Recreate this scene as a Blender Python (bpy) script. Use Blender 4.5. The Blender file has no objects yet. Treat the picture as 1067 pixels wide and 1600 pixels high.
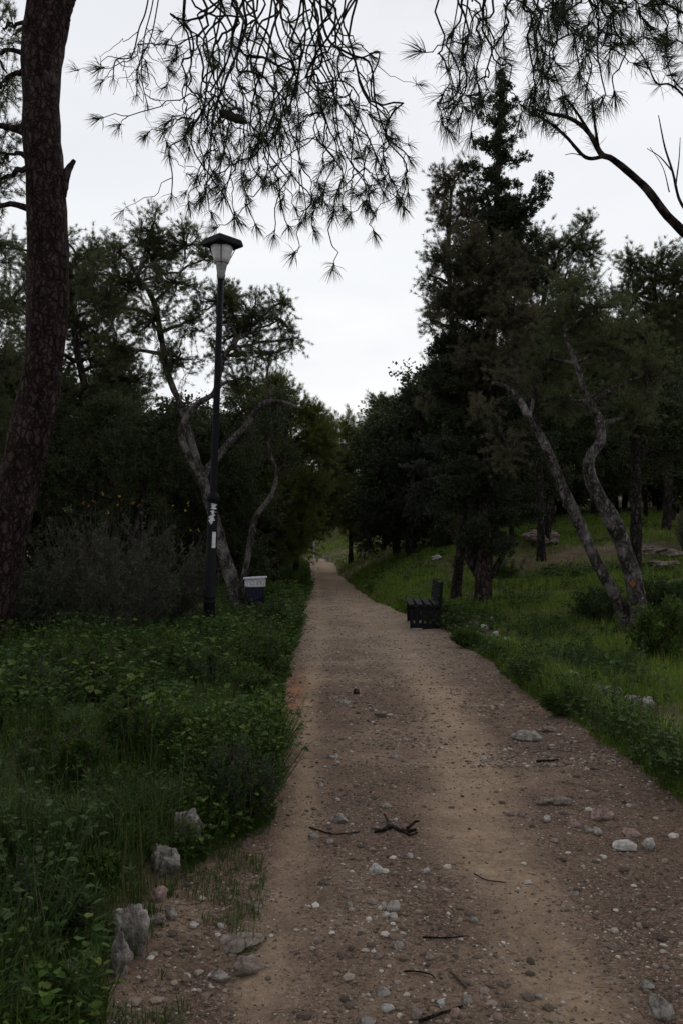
import bpy, math
import numpy as np
C = bpy.context.scene
# ------------------------------------------------------------------ camera, sky, sun, exposure
F = 1297.0; CAMZ = 1.6; PITCH = math.atan(48/F)
cd = bpy.data.cameras.new('camera'); cam = bpy.data.objects.new('camera', cd)
C.collection.objects.link(cam); C.camera = cam
cd.sensor_fit = 'VERTICAL'; cd.sensor_height = 24; cd.lens = F/1600*24
cd.clip_start = .05; cd.clip_end = 2000
cam.location = (0, 0, CAMZ); cam.rotation_euler = (math.pi/2+PITCH, 0, 0)
C.view_settings.view_transform = 'Standard'; C.view_settings.look = 'None'
C.view_settings.exposure = 0.0; C.view_settings.gamma = 1.0
SUN_EL, SUN_AZ = math.radians(52), math.radians(15)
w = bpy.data.worlds.new("World"); C.world = w; w.use_nodes = True
nt = w.node_tree; nt.nodes.clear()
def wn(t, **k):
    n = nt.nodes.new(t)
    for a, b in k.items(): setattr(n, a, b)
    return n
out = wn('ShaderNodeOutputWorld'); bg = wn('ShaderNodeBackground'); bg.inputs['Strength'].default_value = 0.1
sky = wn('ShaderNodeTexSky'); sky.sky_type = 'NISHITA'; sky.sun_disc = False
sky.sun_elevation = SUN_EL; sky.sun_rotation = SUN_AZ; sky.dust_density = 4
tc = wn('ShaderNodeTexCoord'); sep = wn('ShaderNodeSeparateXYZ')
nt.links.new(tc.outputs['Generated'], sep.inputs[0])
mp = wn('ShaderNodeMapping'); mp.inputs['Scale'].default_value = (1.2, 1.2, 4.0)
nt.links.new(tc.outputs['Generated'], mp.inputs[0])
nz = wn('ShaderNodeTexNoise'); nz.inputs['Scale'].default_value = 1.6; nz.inputs['Detail'].default_value = 5
nt.links.new(mp.outputs[0], nz.inputs[0])
def wmath(op, a, b):
    n = wn('ShaderNodeMath', operation=op)
    for i, v in enumerate((a, b)):
        if hasattr(v, 'is_output'): nt.links.new(v, n.inputs[i])
        else: n.inputs[i].default_value = v
    return n.outputs[0]
# lit cloud layer : brighter toward the horizon, greyer and a little blue above, soft banks
h = wmath('ADD', sep.outputs['Z'], wmath('MULTIPLY', wmath('SUBTRACT', nz.outputs[0], .5), .75))
rp = wn('ShaderNodeValToRGB'); nt.links.new(h, rp.inputs[0])
e = rp.color_ramp.elements
e[0].position = 0.14; e[0].color = (1.06, 1.06, 1.06, 1)
e[1].position = 0.27; e[1].color = (.93, .95, .975, 1)
x = e.new(.42); x.color = (.89, .91, .95, 1)
x = e.new(.60); x.color = (.83, .85, .90, 1)
x = e.new(.85); x.color = (.42, .435, .47, 1)  # unseen sky overhead, dimmed on purpose to cut light on the wood
mx = wn('ShaderNodeMix', data_type='RGBA', blend_type='MULTIPLY'); mx.inputs['Factor'].default_value = 1
nt.links.new(rp.outputs[0], mx.inputs[6])
# sky dimmed behind the camera, out of view, to darken trunks and foliage
bk = wn('ShaderNodeValToRGB'); nt.links.new(wmath('ADD', wmath('MULTIPLY', sep.outputs['Y'], .5), .5), bk.inputs[0])
bk.color_ramp.elements[0].position = .30; bk.color_ramp.elements[0].color = (7.0, 7.1, 7.4, 1)
bk.color_ramp.elements[1].position = .80; bk.color_ramp.elements[1].color = (10, 10, 10, 1)
nt.links.new(bk.outputs[0], mx.inputs[7])
mix = wn('ShaderNodeMix', data_type='RGBA'); mix.inputs['Factor'].default_value = 0.97
nt.links.new(sky.outputs[0], mix.inputs[6]); nt.links.new(mx.outputs[2], mix.inputs[7])
nt.links.new(mix.outputs[2], bg.inputs['Color']); nt.links.new(bg.outputs[0], out.inputs[0])
sd = bpy.data.lights.new('sun', 'SUN'); sd.energy = .5; sd.angle = math.radians(40); sd.color = (1, .97, .92)
so = bpy.data.objects.new('sun', sd); C.collection.objects.link(so)
so.rotation_euler = (math.pi/2-SUN_EL, 0, math.pi-SUN_AZ)
C.cycles.use_denoising = True
C.cycles.max_bounces = 6; C.cycles.diffuse_bounces = 4; C.cycles.transmission_bounces = 4
C.cycles.sample_clamp_indirect = 4

# ------------------------------------------------------------------ pixels of the photograph -> points of the place
def ray(px, py):
    cx, cy = (px-533.5)/F, (800-py)/F
    s, c = math.sin(PITCH), math.cos(PITCH)
    return np.array([cx, c-cy*s, s+cy*c])
def P(px, py, d):
    r = ray(px, py); r = r/r[1]*d
    return np.array([r[0], d, CAMZ+r[2]])

# ------------------------------------------------------------------ noise
def _hash(ix, iy, seed):
    n = (ix.astype(np.int64)*374761393 + iy.astype(np.int64)*668265263 + seed*1442695041) & 0xffffffff
    n = ((n ^ (n >> 13))*1274126177) & 0xffffffff
    n = ((n ^ (n >> 16))*2246822519) & 0xffffffff
    return ((n ^ (n >> 15)) & 0xffffff)/float(0xffffff)
def vn(x, y, seed=0):
    x = np.asarray(x, float); y = np.asarray(y, float)
    ix, iy = np.floor(x), np.floor(y); fx, fy = x-ix, y-iy
    fx = fx*fx*(3-2*fx); fy = fy*fy*(3-2*fy)
    a, b = _hash(ix, iy, seed), _hash(ix+1, iy, seed); c, d = _hash(ix, iy+1, seed), _hash(ix+1, iy+1, seed)
    return (a*(1-fx)+b*fx)*(1-fy)+(c*(1-fx)+d*fx)*fy
def fbm(x, y, sc, seed=0, o=4):
    s = 0; a = .5; t = 0
    for i in range(o):
        s = s+a*(vn(x*sc, y*sc, seed+i)-.5)*2; t += a; a *= .5; sc *= 2.1
    return s/t
def sm(x, a, b):
    t = np.clip((x-a)/(b-a), 0, 1); return t*t*(3-2*t)

# ------------------------------------------------------------------ terrain
LY = [-6, 0, 2.76, 3.18, 3.76, 4.3, 4.6, 6, 8.2, 13.65, 20, 28.8, 45, 65, 90, 130]
LX = [-1, -.85, -.72, -.74, -.80, -.66, -.38, -.42, -.59, -.77, -.95, -1.08, -1.7, -2.5, -5, -14]
RY = [-6, 5.2, 8.2, 10.3, 13.65, 16, 18.5, 22.6, 28.8, 40, 65, 90, 130]
RX = [2.5, 2.12, 2.0, 1.96, 1.92, 1.8, 1.35, .85, .55, -.1, -.6, -3, -12]
def edges(x, y):
    n1 = fbm(x*0+3.1, y, 1.3, 11)*.12+fbm(x*0+8.1, y, 5, 12)*.05
    n2 = fbm(x*0+5.1, y, 1.1, 13)*.14+fbm(x*0+2.1, y, 5, 14)*.05
    return np.interp(y, LY, LX)+n1, np.interp(y, RY, RX)+n2
def edge_e(x, y):
    l, r = edges(x, y); return l-x, x-r
AY = [-10, 10, 14, 20, 24, 35, 50, 100]; AV = [.12, .16, .26, 1.0, 2.1, 3.0, 4.6, 8]
def base_h(x, y):
    return .02*np.sin(y*.35+1)*sm(y, 4, 12) + np.clip(y-74, 0, 60)*.055
def gnd(x, y):
    x = np.asarray(x, float); y = np.asarray(y, float)
    el, er = edge_e(x, y); e_ = np.maximum(el, er)
    z = -.05+.12*sm(e_, -.12, .3)
    bank = np.interp(y, AY, AV)*(1-np.exp(-np.clip(er, 0, None)/(3.0+np.clip(y-26, 0, 60)*.25))) + .28*(1-np.exp(-np.clip(el, 0, None)/5))
    rough = sm(e_, 0, .8)
    z = z+bank+rough*(fbm(x, y, .45, 21)*.09+fbm(x, y, 1.5, 22)*.07)
    # low terraces on the right hillside
    z = z+.14*sm(er, 3.0, 9)*np.sin(y*.9+x*.25)*.5*sm(y, 15, 18)
    return z+base_h(x, y)
def track(x, y):
    tr = np.exp(-((x-np.interp(y, [0, 2.8, 4.6, 8.2, 14, 22, 60], [.82, .80, .76, 1.02, .95, .30, -1.2]))/(.24+.012*np.clip(y, 0, 30)))**2)
    tl = np.exp(-((x-np.interp(y, [0, 3.2, 5.2, 8.2, 14, 22, 60], [-.3, -.27, -.22, -.33, -.35, -.55, -1.8]))/.15)**2)
    return tr, tl
def pathz(x, y):
    tr, tl = track(x, y)
    el, er = edge_e(x, y); e_ = np.maximum(el, er)
    z = -.018*tr-.014*tl+fbm(x, y, 1.1, 31)*.016+fbm(x, y, 5, 32)*.007*(1-.6*np.maximum(tr, tl))+.03*sm(e_, -.4, .1)
    z = z + (fbm(x, y, 17, 33)*.0065+fbm(x, y, 42, 35)*.003)*(1-.75*np.maximum(tr, tl))*sm(-np.asarray(y), -14, -5)
    return z+base_h(x, y)
def HZ(x, y):
    return np.maximum(gnd(x, y), pathz(x, y)*(edge_e(x, y)[0] < .2)*(edge_e(x, y)[1] < .2)-9*((edge_e(x, y)[0] >= .2)|(edge_e(x, y)[1] >= .2)))
def G(px, py):
    r = ray(px, py); r = r/r[1]
    d = np.concatenate([np.arange(1, 20, .02), np.arange(20, 120, .1)])
    z = CAMZ+r[2]*d; h_ = HZ(r[0]*d, d)
    k = np.argmax(z <= h_)
    if z[k] > h_[k]: k = len(d)-1
    return np.array([r[0]*d[k], d[k], h_[k]])

# ------------------------------------------------------------------ mesh collecting
class MB:
    def __init__(s): s.v = []; s.f = []; s.n = 0; s.att = []
    def add(s, V, Fs, m=0, smooth=False):
        V = np.asarray(V, float).reshape(-1, 3); Fs = np.asarray(Fs, np.int64)
        s.v.append(V); s.f.append((Fs+s.n, m, smooth)); s.n += len(V)
    def build(s, name, mats, parent=None, origin=(0, 0, 0)):
        V = np.concatenate(s.v)-np.asarray(origin, float)
        me = bpy.data.meshes.new(name)
        me.vertices.add(len(V)); me.vertices.foreach_set('co', V.astype(np.float32).ravel())
        loops = np.concatenate([f.ravel() for f, _, _ in s.f])
        tot = np.concatenate([np.full(len(f), f.shape[1]) for f, _, _ in s.f])
        mi = np.concatenate([np.full(len(f), m) for f, m, _ in s.f]); smo = np.concatenate([np.full(len(f), q) for f, _, q in s.f])
        me.loops.add(len(loops)); me.loops.foreach_set('vertex_index', loops.astype(np.int32))
        me.polygons.add(len(tot)); me.polygons.foreach_set('loop_start', (np.cumsum(tot)-tot).astype(np.int32))
        me.polygons.foreach_set('loop_total', tot.astype(np.int32))
        me.polygons.foreach_set('material_index', mi.astype(np.int32)); me.polygons.foreach_set('use_smooth', smo.astype(bool))
        for m in (mats if isinstance(mats, (list, tuple)) else [mats]): me.materials.append(m)
        me.update(); me.validate()
        o = bpy.data.objects.new(name, me); C.collection.objects.link(o)
        if parent is not None: o.parent = parent
        else: o.location = origin
        return o
def tag(o, label=None, cat=None, group=None, kind=None):
    for k, v in (('label', label), ('category', cat), ('group', group), ('kind', kind)):
        if v: o[k] = v
    return o
def empty(name, loc, label, cat, group=None):
    o = bpy.data.objects.new(name, None); C.collection.objects.link(o); o.location = loc; o.empty_display_size = .2
    return tag(o, label, cat, group)
def nrm(a): return a/np.maximum(np.linalg.norm(a, axis=-1, keepdims=True), 1e-9)
def tubes(mb, pts, rad, k=3, m=0, smooth=True, bark=0, rng=None, cap=False):
    """pts (M,N,3), rad (M,N)"""
    pts = np.asarray(pts, float); rad = np.asarray(rad, float)
    if pts.ndim == 2: pts = pts[None]; rad = rad[None]
    M, N, _ = pts.shape
    t = np.empty_like(pts); t[:, 1:-1] = pts[:, 2:]-pts[:, :-2]; t[:, 0] = pts[:, 1]-pts[:, 0]; t[:, -1] = pts[:, -1]-pts[:, -2]
    t = nrm(t); md = nrm(pts[:, -1]-pts[:, 0])
    ref = np.where(np.abs(md[:, 1:2]) < .8, np.array([[0, 1., 0]]), np.array([[1., 0, 0]]))[:, None, :]
    u = nrm(np.cross(t, ref)); v = np.cross(t, u)
    a = np.arange(k)/k*2*math.pi
    r = rad[:, :, None]*np.ones(k)
    if bark:
        ii = np.arange(N)[None, :, None]*np.ones((M, 1, k)); jj = np.ones((M, N, 1))*np.arange(k)
        r = r*(1+bark*(rng.random(r.shape)-.5)+bark*1.2*(vn(ii*.35, jj*.0+3, 5)-.5)+bark*.8*(vn(ii*.3, np.minimum(jj, k-jj)*.7, 9)-.5))
    V = pts[:, :, None]+u[:, :, None]*(np.cos(a)[None, None, :, None]*r[..., None])+v[:, :, None]*(np.sin(a)[None, None, :, None]*r[..., None])
    idx = np.arange(M*N*k).reshape(M, N, k)
    A = idx[:, :-1]; B = idx[:, 1:]; 
    Fq = np.stack([A, np.roll(A, -1, 2), np.roll(B, -1, 2), B], -1).reshape(-1, 4)
    mb.add(V, Fq, m, smooth)
    if cap and k > 2:
        base = mb.n-M*N*k
        for i in range(M):
            mb.f.append((np.array([idx[i, -1]])+base, m, False)); mb.f.append((np.array([idx[i, 0][::-1]])+base, m, False))
def spline(pts, n):
    """Catmull-Rom through rows of pts (any columns)"""
    p = np.asarray(pts, float); K = len(p)
    q = np.vstack([2*p[0]-p[1], p, 2*p[-1]-p[-2]])
    t = np.linspace(0, K-1-1e-6, n); i = t.astype(int); f = (t-i)[:, None]
    a, b, c, d = q[i], q[i+1], q[i+2], q[i+3]
    return .5*((2*b)+(-a+c)*f+(2*a-5*b+4*c-d)*f*f+(-a+3*b-3*c+d)*f**3)
def leaves(mb, pos, dr, L, W, shape='needle', m=0, rng=None, fold=.25):
    n = len(pos); dr = nrm(dr)
    side = nrm(np.cross(dr, rng.normal(size=(n, 3)))); up = np.cross(side, dr)
    L = np.broadcast_to(L, (n,))[:, None]; W = np.broadcast_to(W, (n,))[:, None]
    i = np.arange(n)[:, None]
    if shape == 'needle':
        V = np.stack([pos-side*W/2, pos+side*W/2, pos+dr*L], 1)
        mb.add(V, i*3+np.array([[0, 1, 2]]), m)
    elif shape == 'diamond':
        V = np.stack([pos, pos+dr*L*.5-side*W/2+up*W*.12, pos+dr*L, pos+dr*L*.5+side*W/2+up*W*.12], 1)
        mb.add(V, i*4+np.array([[0, 1, 2, 3]]), m)
    else:
        V = np.stack([pos, pos+dr*L*.28-side*W*.46+up*W*fold, pos+dr*L*.7-side*W*.38+up*W*fold*.8, pos+dr*L-up*L*.12,
                      pos+dr*L*.7+side*W*.38+up*W*fold*.8, pos+dr*L*.28+side*W*.46+up*W*fold], 1)
        mb.add(V, np.concatenate([i*6+np.array([[0, 3, 2, 1]]), i*6+np.array([[0, 5, 4, 3]])]), m)

# ------------------------------------------------------------------ materials
def mat(name):
    m = bpy.data.materials.new(name); m.use_nodes = True; t = m.node_tree; t.nodes.clear()
    o = t.nodes.new('ShaderNodeOutputMaterial'); return m, t, o
def N(t, ty, **k):
    n = t.nodes.new(ty)
    for a, b in k.items():
        if a.startswith('_'): n.inputs[int(a[1:])].default_value = b
        else: setattr(n, a, b)
    return n
def ramp(t, src, stops):
    r = t.nodes.new('ShaderNodeValToRGB'); t.links.new(src, r.inputs[0]); el = r.color_ramp.elements
    while len(el) < len(stops): el.new(.5)
    for q, (p, c) in zip(el, stops): q.position = p; q.color = (*c, 1)
    return r.outputs[0]
def noise(t, sc, det=4, co='Object', rough=.6, scale3=None):
    c = t.nodes.new('ShaderNodeTexCoord'); src = c.outputs[co]
    if scale3:
        mm = t.nodes.new('ShaderNodeMapping'); mm.inputs['Scale'].default_value = scale3; t.links.new(src, mm.inputs[0]); src = mm.outputs[0]
    n = t.nodes.new('ShaderNodeTexNoise'); n.inputs['Scale'].default_value = sc; n.inputs['Detail'].default_value = det
    n.inputs['Roughness'].default_value = rough; t.links.new(src, n.inputs[0]); return n.outputs[0]
def mixc(t, f, a, b, bt='MIX'):
    n = t.nodes.new('ShaderNodeMix'); n.data_type = 'RGBA'; n.blend_type = bt
    for i, v in ((0, f), (6, a), (7, b)):
        if hasattr(v, 'is_output'): t.links.new(v, n.inputs[i])
        else: n.inputs[i].default_value = v if i == 0 else (*v, 1)
    return n.outputs[2]
def leafmat(name, c1, c2, trans=.25, c3=None, rough=.55, spec=.25):
    m, t, o = mat(name)
    g = t.nodes.new('ShaderNodeNewGeometry')
    st = [(0, c1), (.85, c2)] + ([(1, c3)] if c3 else [])
    col = ramp(t, g.outputs['Random Per Island'], st)
    col = mixc(t, .6, col, ramp(t, noise(t, 1.1, 2), [(.3, (.55, .58, .5)), (.7, (1.25, 1.2, 1.1))]), 'MULTIPLY')
    p = t.nodes.new('ShaderNodeBsdfPrincipled'); t.links.new(col, p.inputs['Base Color']); p.inputs['Roughness'].default_value = rough
    p.inputs['Specular IOR Level'].default_value = spec
    tr = t.nodes.new('ShaderNodeBsdfTranslucent'); t.links.new(col, tr.inputs[0])
    ms = t.nodes.new('ShaderNodeMixShader'); ms.inputs[0].default_value = trans
    t.links.new(p.outputs[0], ms.inputs[1]); t.links.new(tr.outputs[0], ms.inputs[2]); t.links.new(ms.outputs[0], o.inputs[0]); return m
def surf(name, col_fn, rough=.85, bump=None, spec=.3, metal=0):
    m, t, o = mat(name); p = t.nodes.new('ShaderNodeBsdfPrincipled'); c = col_fn(t)
    if hasattr(c, 'is_output'): t.links.new(c, p.inputs['Base Color'])
    else: p.inputs['Base Color'].default_value = (*c, 1)
    p.inputs['Roughness'].default_value = rough; p.inputs['Specular IOR Level'].default_value = spec; p.inputs['Metallic'].default_value = metal
    if bump:
        b = t.nodes.new('ShaderNodeBump'); src = bump[0](t); t.links.new(src, b.inputs['Height'])
        b.inputs['Strength'].default_value = bump[1]; b.inputs['Distance'].default_value = bump[2]; t.links.new(b.outputs[0], p.inputs['Normal'])
    t.links.new(p.outputs[0], o.inputs[0]); return m
def plates(t, sc):
    c = t.nodes.new('ShaderNodeTexCoord'); n = t.nodes.new('ShaderNodeTexNoise'); n.inputs['Scale'].default_value = sc*.8; n.inputs['Detail'].default_value = 4
    t.links.new(c.outputs['Object'], n.inputs[0])
    mm = t.nodes.new('ShaderNodeMapping'); mm.inputs['Scale'].default_value = (1, 1, .42); a = t.nodes.new('ShaderNodeVectorMath'); a.operation = 'MULTIPLY_ADD'
    t.links.new(n.outputs[1], a.inputs[0]); a.inputs[1].default_value = (.16, .16, .3); t.links.new(c.outputs['Object'], a.inputs[2]); t.links.new(a.outputs[0], mm.inputs[0])
    v = t.nodes.new('ShaderNodeTexVoronoi'); v.feature = 'DISTANCE_TO_EDGE'; v.inputs['Scale'].default_value = sc; t.links.new(mm.outputs[0], v.inputs[0]); return v.outputs[0]
def barkmat(name, dark, mid, light, patch=.55, sc=9):
    def col(t):
        base = ramp(t, noise(t, sc, 6, scale3=(1, 1, .35)), [(.32, dark), (.5, mid), (.68, light)])
        base = mixc(t, 1.0, base, ramp(t, plates(t, sc*1.6), [(.0, (.22, .21, .20)), (.14, (.8, .8, .8)), (.3, (1.1, 1.1, 1.1))]), 'MULTIPLY')
        return mixc(t, ramp(t, noise(t, 2.4, 3), [(patch, (0, 0, 0)), (patch+.12, (.7, .7, .7))]), base, tuple(v*1.25 for v in light))
    return surf(name, col, .95, (lambda t: ramp(t, plates(t, sc*1.6), [(0, (0, 0, 0)), (.25, (.8, .8, .8)), (.8, (1, 1, 1))]), 1, .03), .1)
M = {}
M['bark_big'] = barkmat('bark_big', (.022, .015, .014), (.048, .031, .028), (.085, .062, .057), .66, 8)
M['bark_pale'] = barkmat('bark_pale', (.045, .036, .032), (.11, .093, .085), (.20, .182, .17), .5, 9)
M['bark_lean'] = barkmat('bark_lean', (.045, .036, .033), (.11, .092, .086), (.21, .19, .18), .52, 10)
M['bark_cyp'] = barkmat('bark_cyp', (.02, .016, .014), (.052, .038, .032), (.085, .068, .058), .7, 7)
M['bark_dark'] = barkmat('bark_dark', (.02, .016, .014), (.05, .04, .035), (.09, .075, .065), .7, 9)
M['twig'] = surf('twig', lambda t: (.035, .027, .024), .9)
M['twig_pale'] = surf('twig_pale', lambda t: (.055, .045, .04), .9)
M['needle_near'] = leafmat('needle_near', (.018, .030, .014), (.035, .052, .020), .15)
M['pine'] = leafmat('pine', (.075, .092, .042), (.140, .160, .072), .45, spec=.15)
M['pine_brown'] = leafmat('pine_brown', (.095, .095, .055), (.165, .150, .090), .45, (.20, .14, .09))
M['pine_yellow'] = leafmat('pine_yellow', (.100, .125, .030), (.180, .205, .055), .45, spec=.15)
M['oak'] = leafmat('oak', (.034, .045, .020), (.074, .092, .038), .22, spec=.15)
M['olive'] = leafmat('olive', (.045, .055, .034), (.085, .098, .062), .2)
M['cypress'] = leafmat('cypress', (.022, .032, .016), (.050, .062, .030), .1)
M['cypress_grey'] = leafmat('cypress_grey', (.050, .060, .042), (.095, .105, .078), .1)
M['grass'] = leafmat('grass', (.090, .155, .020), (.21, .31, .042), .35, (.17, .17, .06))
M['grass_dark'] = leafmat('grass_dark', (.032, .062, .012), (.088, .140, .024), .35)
M['weed'] = leafmat('weed', (.030, .060, .014), (.095, .160, .030), .35, (.16, .19, .05), rough=.55, spec=.12)
M['weed_blue'] = leafmat('weed_blue', (.032, .062, .020), (.075, .120, .038), .3, rough=.55, spec=.12)
M['straw'] = leafmat('straw', (.10, .075, .04), (.22, .17, .10), .2)
M['litter'] = leafmat('litter', (.035, .022, .016), (.10, .066, .044), .1)
M['flower_orange'] = leafmat('flower_orange', (.22, .06, .015), (.34, .12, .02), .3)
M['flower_yellow'] = leafmat('flower_yellow', (.25, .20, .02), (.38, .32, .03), .3)
M['flower_white'] = leafmat('flower_white', (.5, .5, .48), (.7, .7, .68), .3)
def stone_col(a, b, c):
    def f(t):
        g = N(t, 'ShaderNodeObjectInfo')
        base = ramp(t, noise(t, 14, 5), [(.32, a), (.5, b), (.66, c)])
        base = mixc(t, 1.0, base, ramp(t, noise(t, 30, 6, rough=.8), [(.36, (.35, .33, .31)), (.48, (.95, .95, .95)), (.6, (1.1, 1.1, 1.1))]), 'MULTIPLY')
        return mixc(t, ramp(t, noise(t, 5, 3), [(.50, (0, 0, 0)), (.64, (.6, .6, .6))]), base, (.085, .08, .055))
    return f
sb = (lambda t: noise(t, 22, 6, rough=.7), .8, .02)
M['lime'] = surf('lime', stone_col((.10, .088, .078), (.27, .24, .21), (.46, .42, .37)), .9, sb)
M['lime_white'] = surf('lime_white', stone_col((.30, .28, .25), (.48, .45, .41), (.58, .55, .50)), .9, sb)
M['stone_brown'] = surf('stone_brown', stone_col((.13, .10, .08), (.22, .17, .14), (.32, .26, .22)), .9, sb)
M['stone_pink'] = surf('stone_pink', stone_col((.22, .13, .11), (.34, .22, .19), (.42, .31, .27)), .9, sb)
def gravel_col(t):
    g = t.nodes.new('ShaderNodeNewGeometry')
    return ramp(t, g.outputs['Random Per Island'], [(0, (.06, .045, .035)), (.45, (.15, .11, .083)), (.8, (.26, .205, .16)), (.93, (.42, .36, .30)), (1, (.55, .50, .44))])
M['gravel'] = surf('gravel', gravel_col, .95)
def soil_col(t):
    a = ramp(t, noise(t, .8, 4), [(.35, (.065, .048, .028)), (.65, (.23, .165, .11))])
    return mixc(t, .5, a, ramp(t, noise(t, 25, 4), [(.3, (.4, .4, .4)), (.7, (1.4, 1.3, 1.2))]), 'MULTIPLY')
M['ground'] = surf('ground', soil_col, .95, (lambda t: noise(t, 18, 5), .8, .05))
def path_col(t):
    at = t.nodes.new('ShaderNodeAttribute'); at.attribute_name = 'packed'
    rd = t.nodes.new('ShaderNodeAttribute'); rd.attribute_name = 'red'
    co = ramp(t, noise(t, 55, 6, rough=.75), [(.30, (.055, .034, .025)), (.45, (.142, .090, .066)), (.57, (.235, .160, .120)), (.72, (.46, .36, .28))])
    pk = ramp(t, noise(t, 30, 6, rough=.7), [(.3, (.265, .185, .125)), (.55, (.41, .295, .200)), (.75, (.54, .42, .30))])
    c = mixc(t, at.outputs['Fac'], co, pk)
    for vs, th, cc in ((95, .80, (.40, .36, .32)), (210, .72, (.34, .29, .25)), (130, .86, (.03, .022, .02))):   # embedded chips and crumbs
        tcn = t.nodes.new('ShaderNodeTexCoord'); v = t.nodes.new('ShaderNodeTexVoronoi'); v.inputs['Scale'].default_value = vs; t.links.new(tcn.outputs['Object'], v.inputs[0])
        sp = t.nodes.new('ShaderNodeSeparateColor'); t.links.new(v.outputs['Color'], sp.inputs[0])
        a_ = t.nodes.new('ShaderNodeMath'); a_.operation = 'GREATER_THAN'; t.links.new(sp.outputs[0], a_.inputs[0]); a_.inputs[1].default_value = th
        b_ = t.nodes.new('ShaderNodeMath'); b_.operation = 'LESS_THAN'; t.links.new(v.outputs['Distance'], b_.inputs[0]); b_.inputs[1].default_value = .36
        d_ = t.nodes.new('ShaderNodeMath'); d_.operation = 'MULTIPLY'; t.links.new(a_.outputs[0], d_.inputs[0]); t.links.new(b_.outputs[0], d_.inputs[1])
        f_ = t.nodes.new('ShaderNodeMath'); f_.operation = 'MULTIPLY'; t.links.new(d_.outputs[0], f_.inputs[0]); t.links.new(sp.outputs[1], f_.inputs[1])
        c = mixc(t, f_.outputs[0], c, cc)
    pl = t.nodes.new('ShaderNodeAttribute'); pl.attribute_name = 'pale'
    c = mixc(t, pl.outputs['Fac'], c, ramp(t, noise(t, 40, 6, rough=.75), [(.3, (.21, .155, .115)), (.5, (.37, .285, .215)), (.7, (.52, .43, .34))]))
    c = mixc(t, rd.outputs['Fac'], c, (.40, .19, .095))
    return mixc(t, .75, c, ramp(t, noise(t, 2.2, 5), [(.3, (.66, .63, .61)), (.7, (1.22, 1.2, 1.16))]), 'MULTIPLY')
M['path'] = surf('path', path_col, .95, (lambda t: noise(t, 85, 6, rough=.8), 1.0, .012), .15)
M['black_paint'] = surf('black_paint', lambda t: ramp(t, noise(t, 30, 4), [(.35, (.008, .008, .011)), (.7, (.014, .014, .017))]), .6, spec=.10)
M['grey_metal'] = surf('grey_metal', lambda t: ramp(t, noise(t, 20, 4), [(.35, (.16, .16, .15)), (.7, (.34, .34, .33))]), .6)
M['white_paper'] = surf('white_paper', lambda t: ramp(t, noise(t, 25, 4), [(.35, (.5, .5, .5)), (.6, (.78, .78, .78))]), .7)
M['white_paint'] = surf('white_paint', lambda t: ramp(t, noise(t, 12, 4), [(.35, (.45, .45, .46)), (.6, (.66, .66, .68))]), .5)
M['bin_blue'] = surf('bin_blue', lambda t: ramp(t, noise(t, 9, 4), [(.35, (.014, .014, .03)), (.7, (.02, .02, .04))]), .6, spec=.1)
M['bench_wood'] = surf('bench_wood', lambda t: ramp(t, noise(t, 12, 5, scale3=(1, .15, 1)), [(.35, (.010, .010, .012)), (.7, (.018, .017, .019))]), .7, spec=.12)
M['concrete'] = surf('concrete', lambda t: ramp(t, noise(t, 14, 5), [(.35, (.22, .21, .20)), (.7, (.40, .39, .37))]), .9)
m_, t_, o_ = mat('lamp_glass'); p_ = t_.nodes.new('ShaderNodeBsdfPrincipled'); p_.inputs['Base Color'].default_value = (.8, .8, .8, 1)
p_.inputs['Roughness'].default_value = .35; p_.inputs['Transmission Weight'].default_value = .25; t_.links.new(p_.outputs[0], o_.inputs[0]); M['lamp_glass'] = m_

# ------------------------------------------------------------------ ground sheet and path sheet
def gridmesh(X, Y, Z, name, m, kind='structure', atts=None):
    a, b = X.shape; idx = np.arange(a*b).reshape(a, b)
    mb = MB(); mb.add(np.stack([X, Y, Z], -1), np.stack([idx[:-1, :-1], idx[1:, :-1], idx[1:, 1:], idx[:-1, 1:]], -1).reshape(-1, 4), 0, True)
    o = mb.build(name, m); o['kind'] = kind
    for k, v in (atts or {}).items():
        at = o.data.attributes.new(k, 'FLOAT', 'POINT'); at.data.foreach_set('value', v.astype(np.float32).ravel())
    return o
gx = np.unique(np.concatenate([-np.geomspace(14, 500, 30), np.arange(-14, -4, .25), np.arange(-4, 5, .09), np.arange(5, 18, .25), np.geomspace(18, 500, 30)]))
gy = np.unique(np.concatenate([-np.geomspace(6, 400, 20), np.arange(-6, 2, .5), np.arange(2, 20, .1), np.arange(20, 45, .3), np.geomspace(45, 700, 50)]))
Y, X = np.meshgrid(gy, gx)
gridmesh(X, Y, gnd(X, Y), 'ground', M['ground'])
ys = [-5.0]
while ys[-1] < 95: ys.append(ys[-1]+(.25 if ys[-1] < 1.8 else max(.02, (ys[-1])*.0042)))
ys = np.array(ys); u = np.linspace(0, 1, 150)
l_, r_ = np.interp(ys, LY, LX)-.38, np.interp(ys, RY, RX)+.38
X = l_[None]+(r_-l_)[None]*u[:, None]; Y = np.broadcast_to(ys, X.shape)
tr, tl = track(X, Y); 
pk = np.clip(np.maximum(tr**1.3*1.2, tl**1.3*.9)+(fbm(X, Y, 1.6, 41)*.4+fbm(X, Y, 9, 47)*.3)*(.35+np.maximum(tr, tl))-.16+.25*sm(Y, 10, 16), 0, 1)
pk = np.clip(pk+.35*sm(fbm(X, Y, 1.3, 42), .15, .5), 0, 1)
earth = sm(-.50-X+fbm(X, Y, 2.5, 44)*.1, 0, .12)*sm(-Y, -5.0, -4.2); pk = np.maximum(pk, earth*.5*np.clip(.8+fbm(X, Y, 6, 45), 0, 1))
red = np.exp(-((X+.52)/.14)**2-((Y-8.8)/1.4)**2)*.75*np.clip(1+fbm(X, Y, 3, 43), 0, 1.3)
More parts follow.
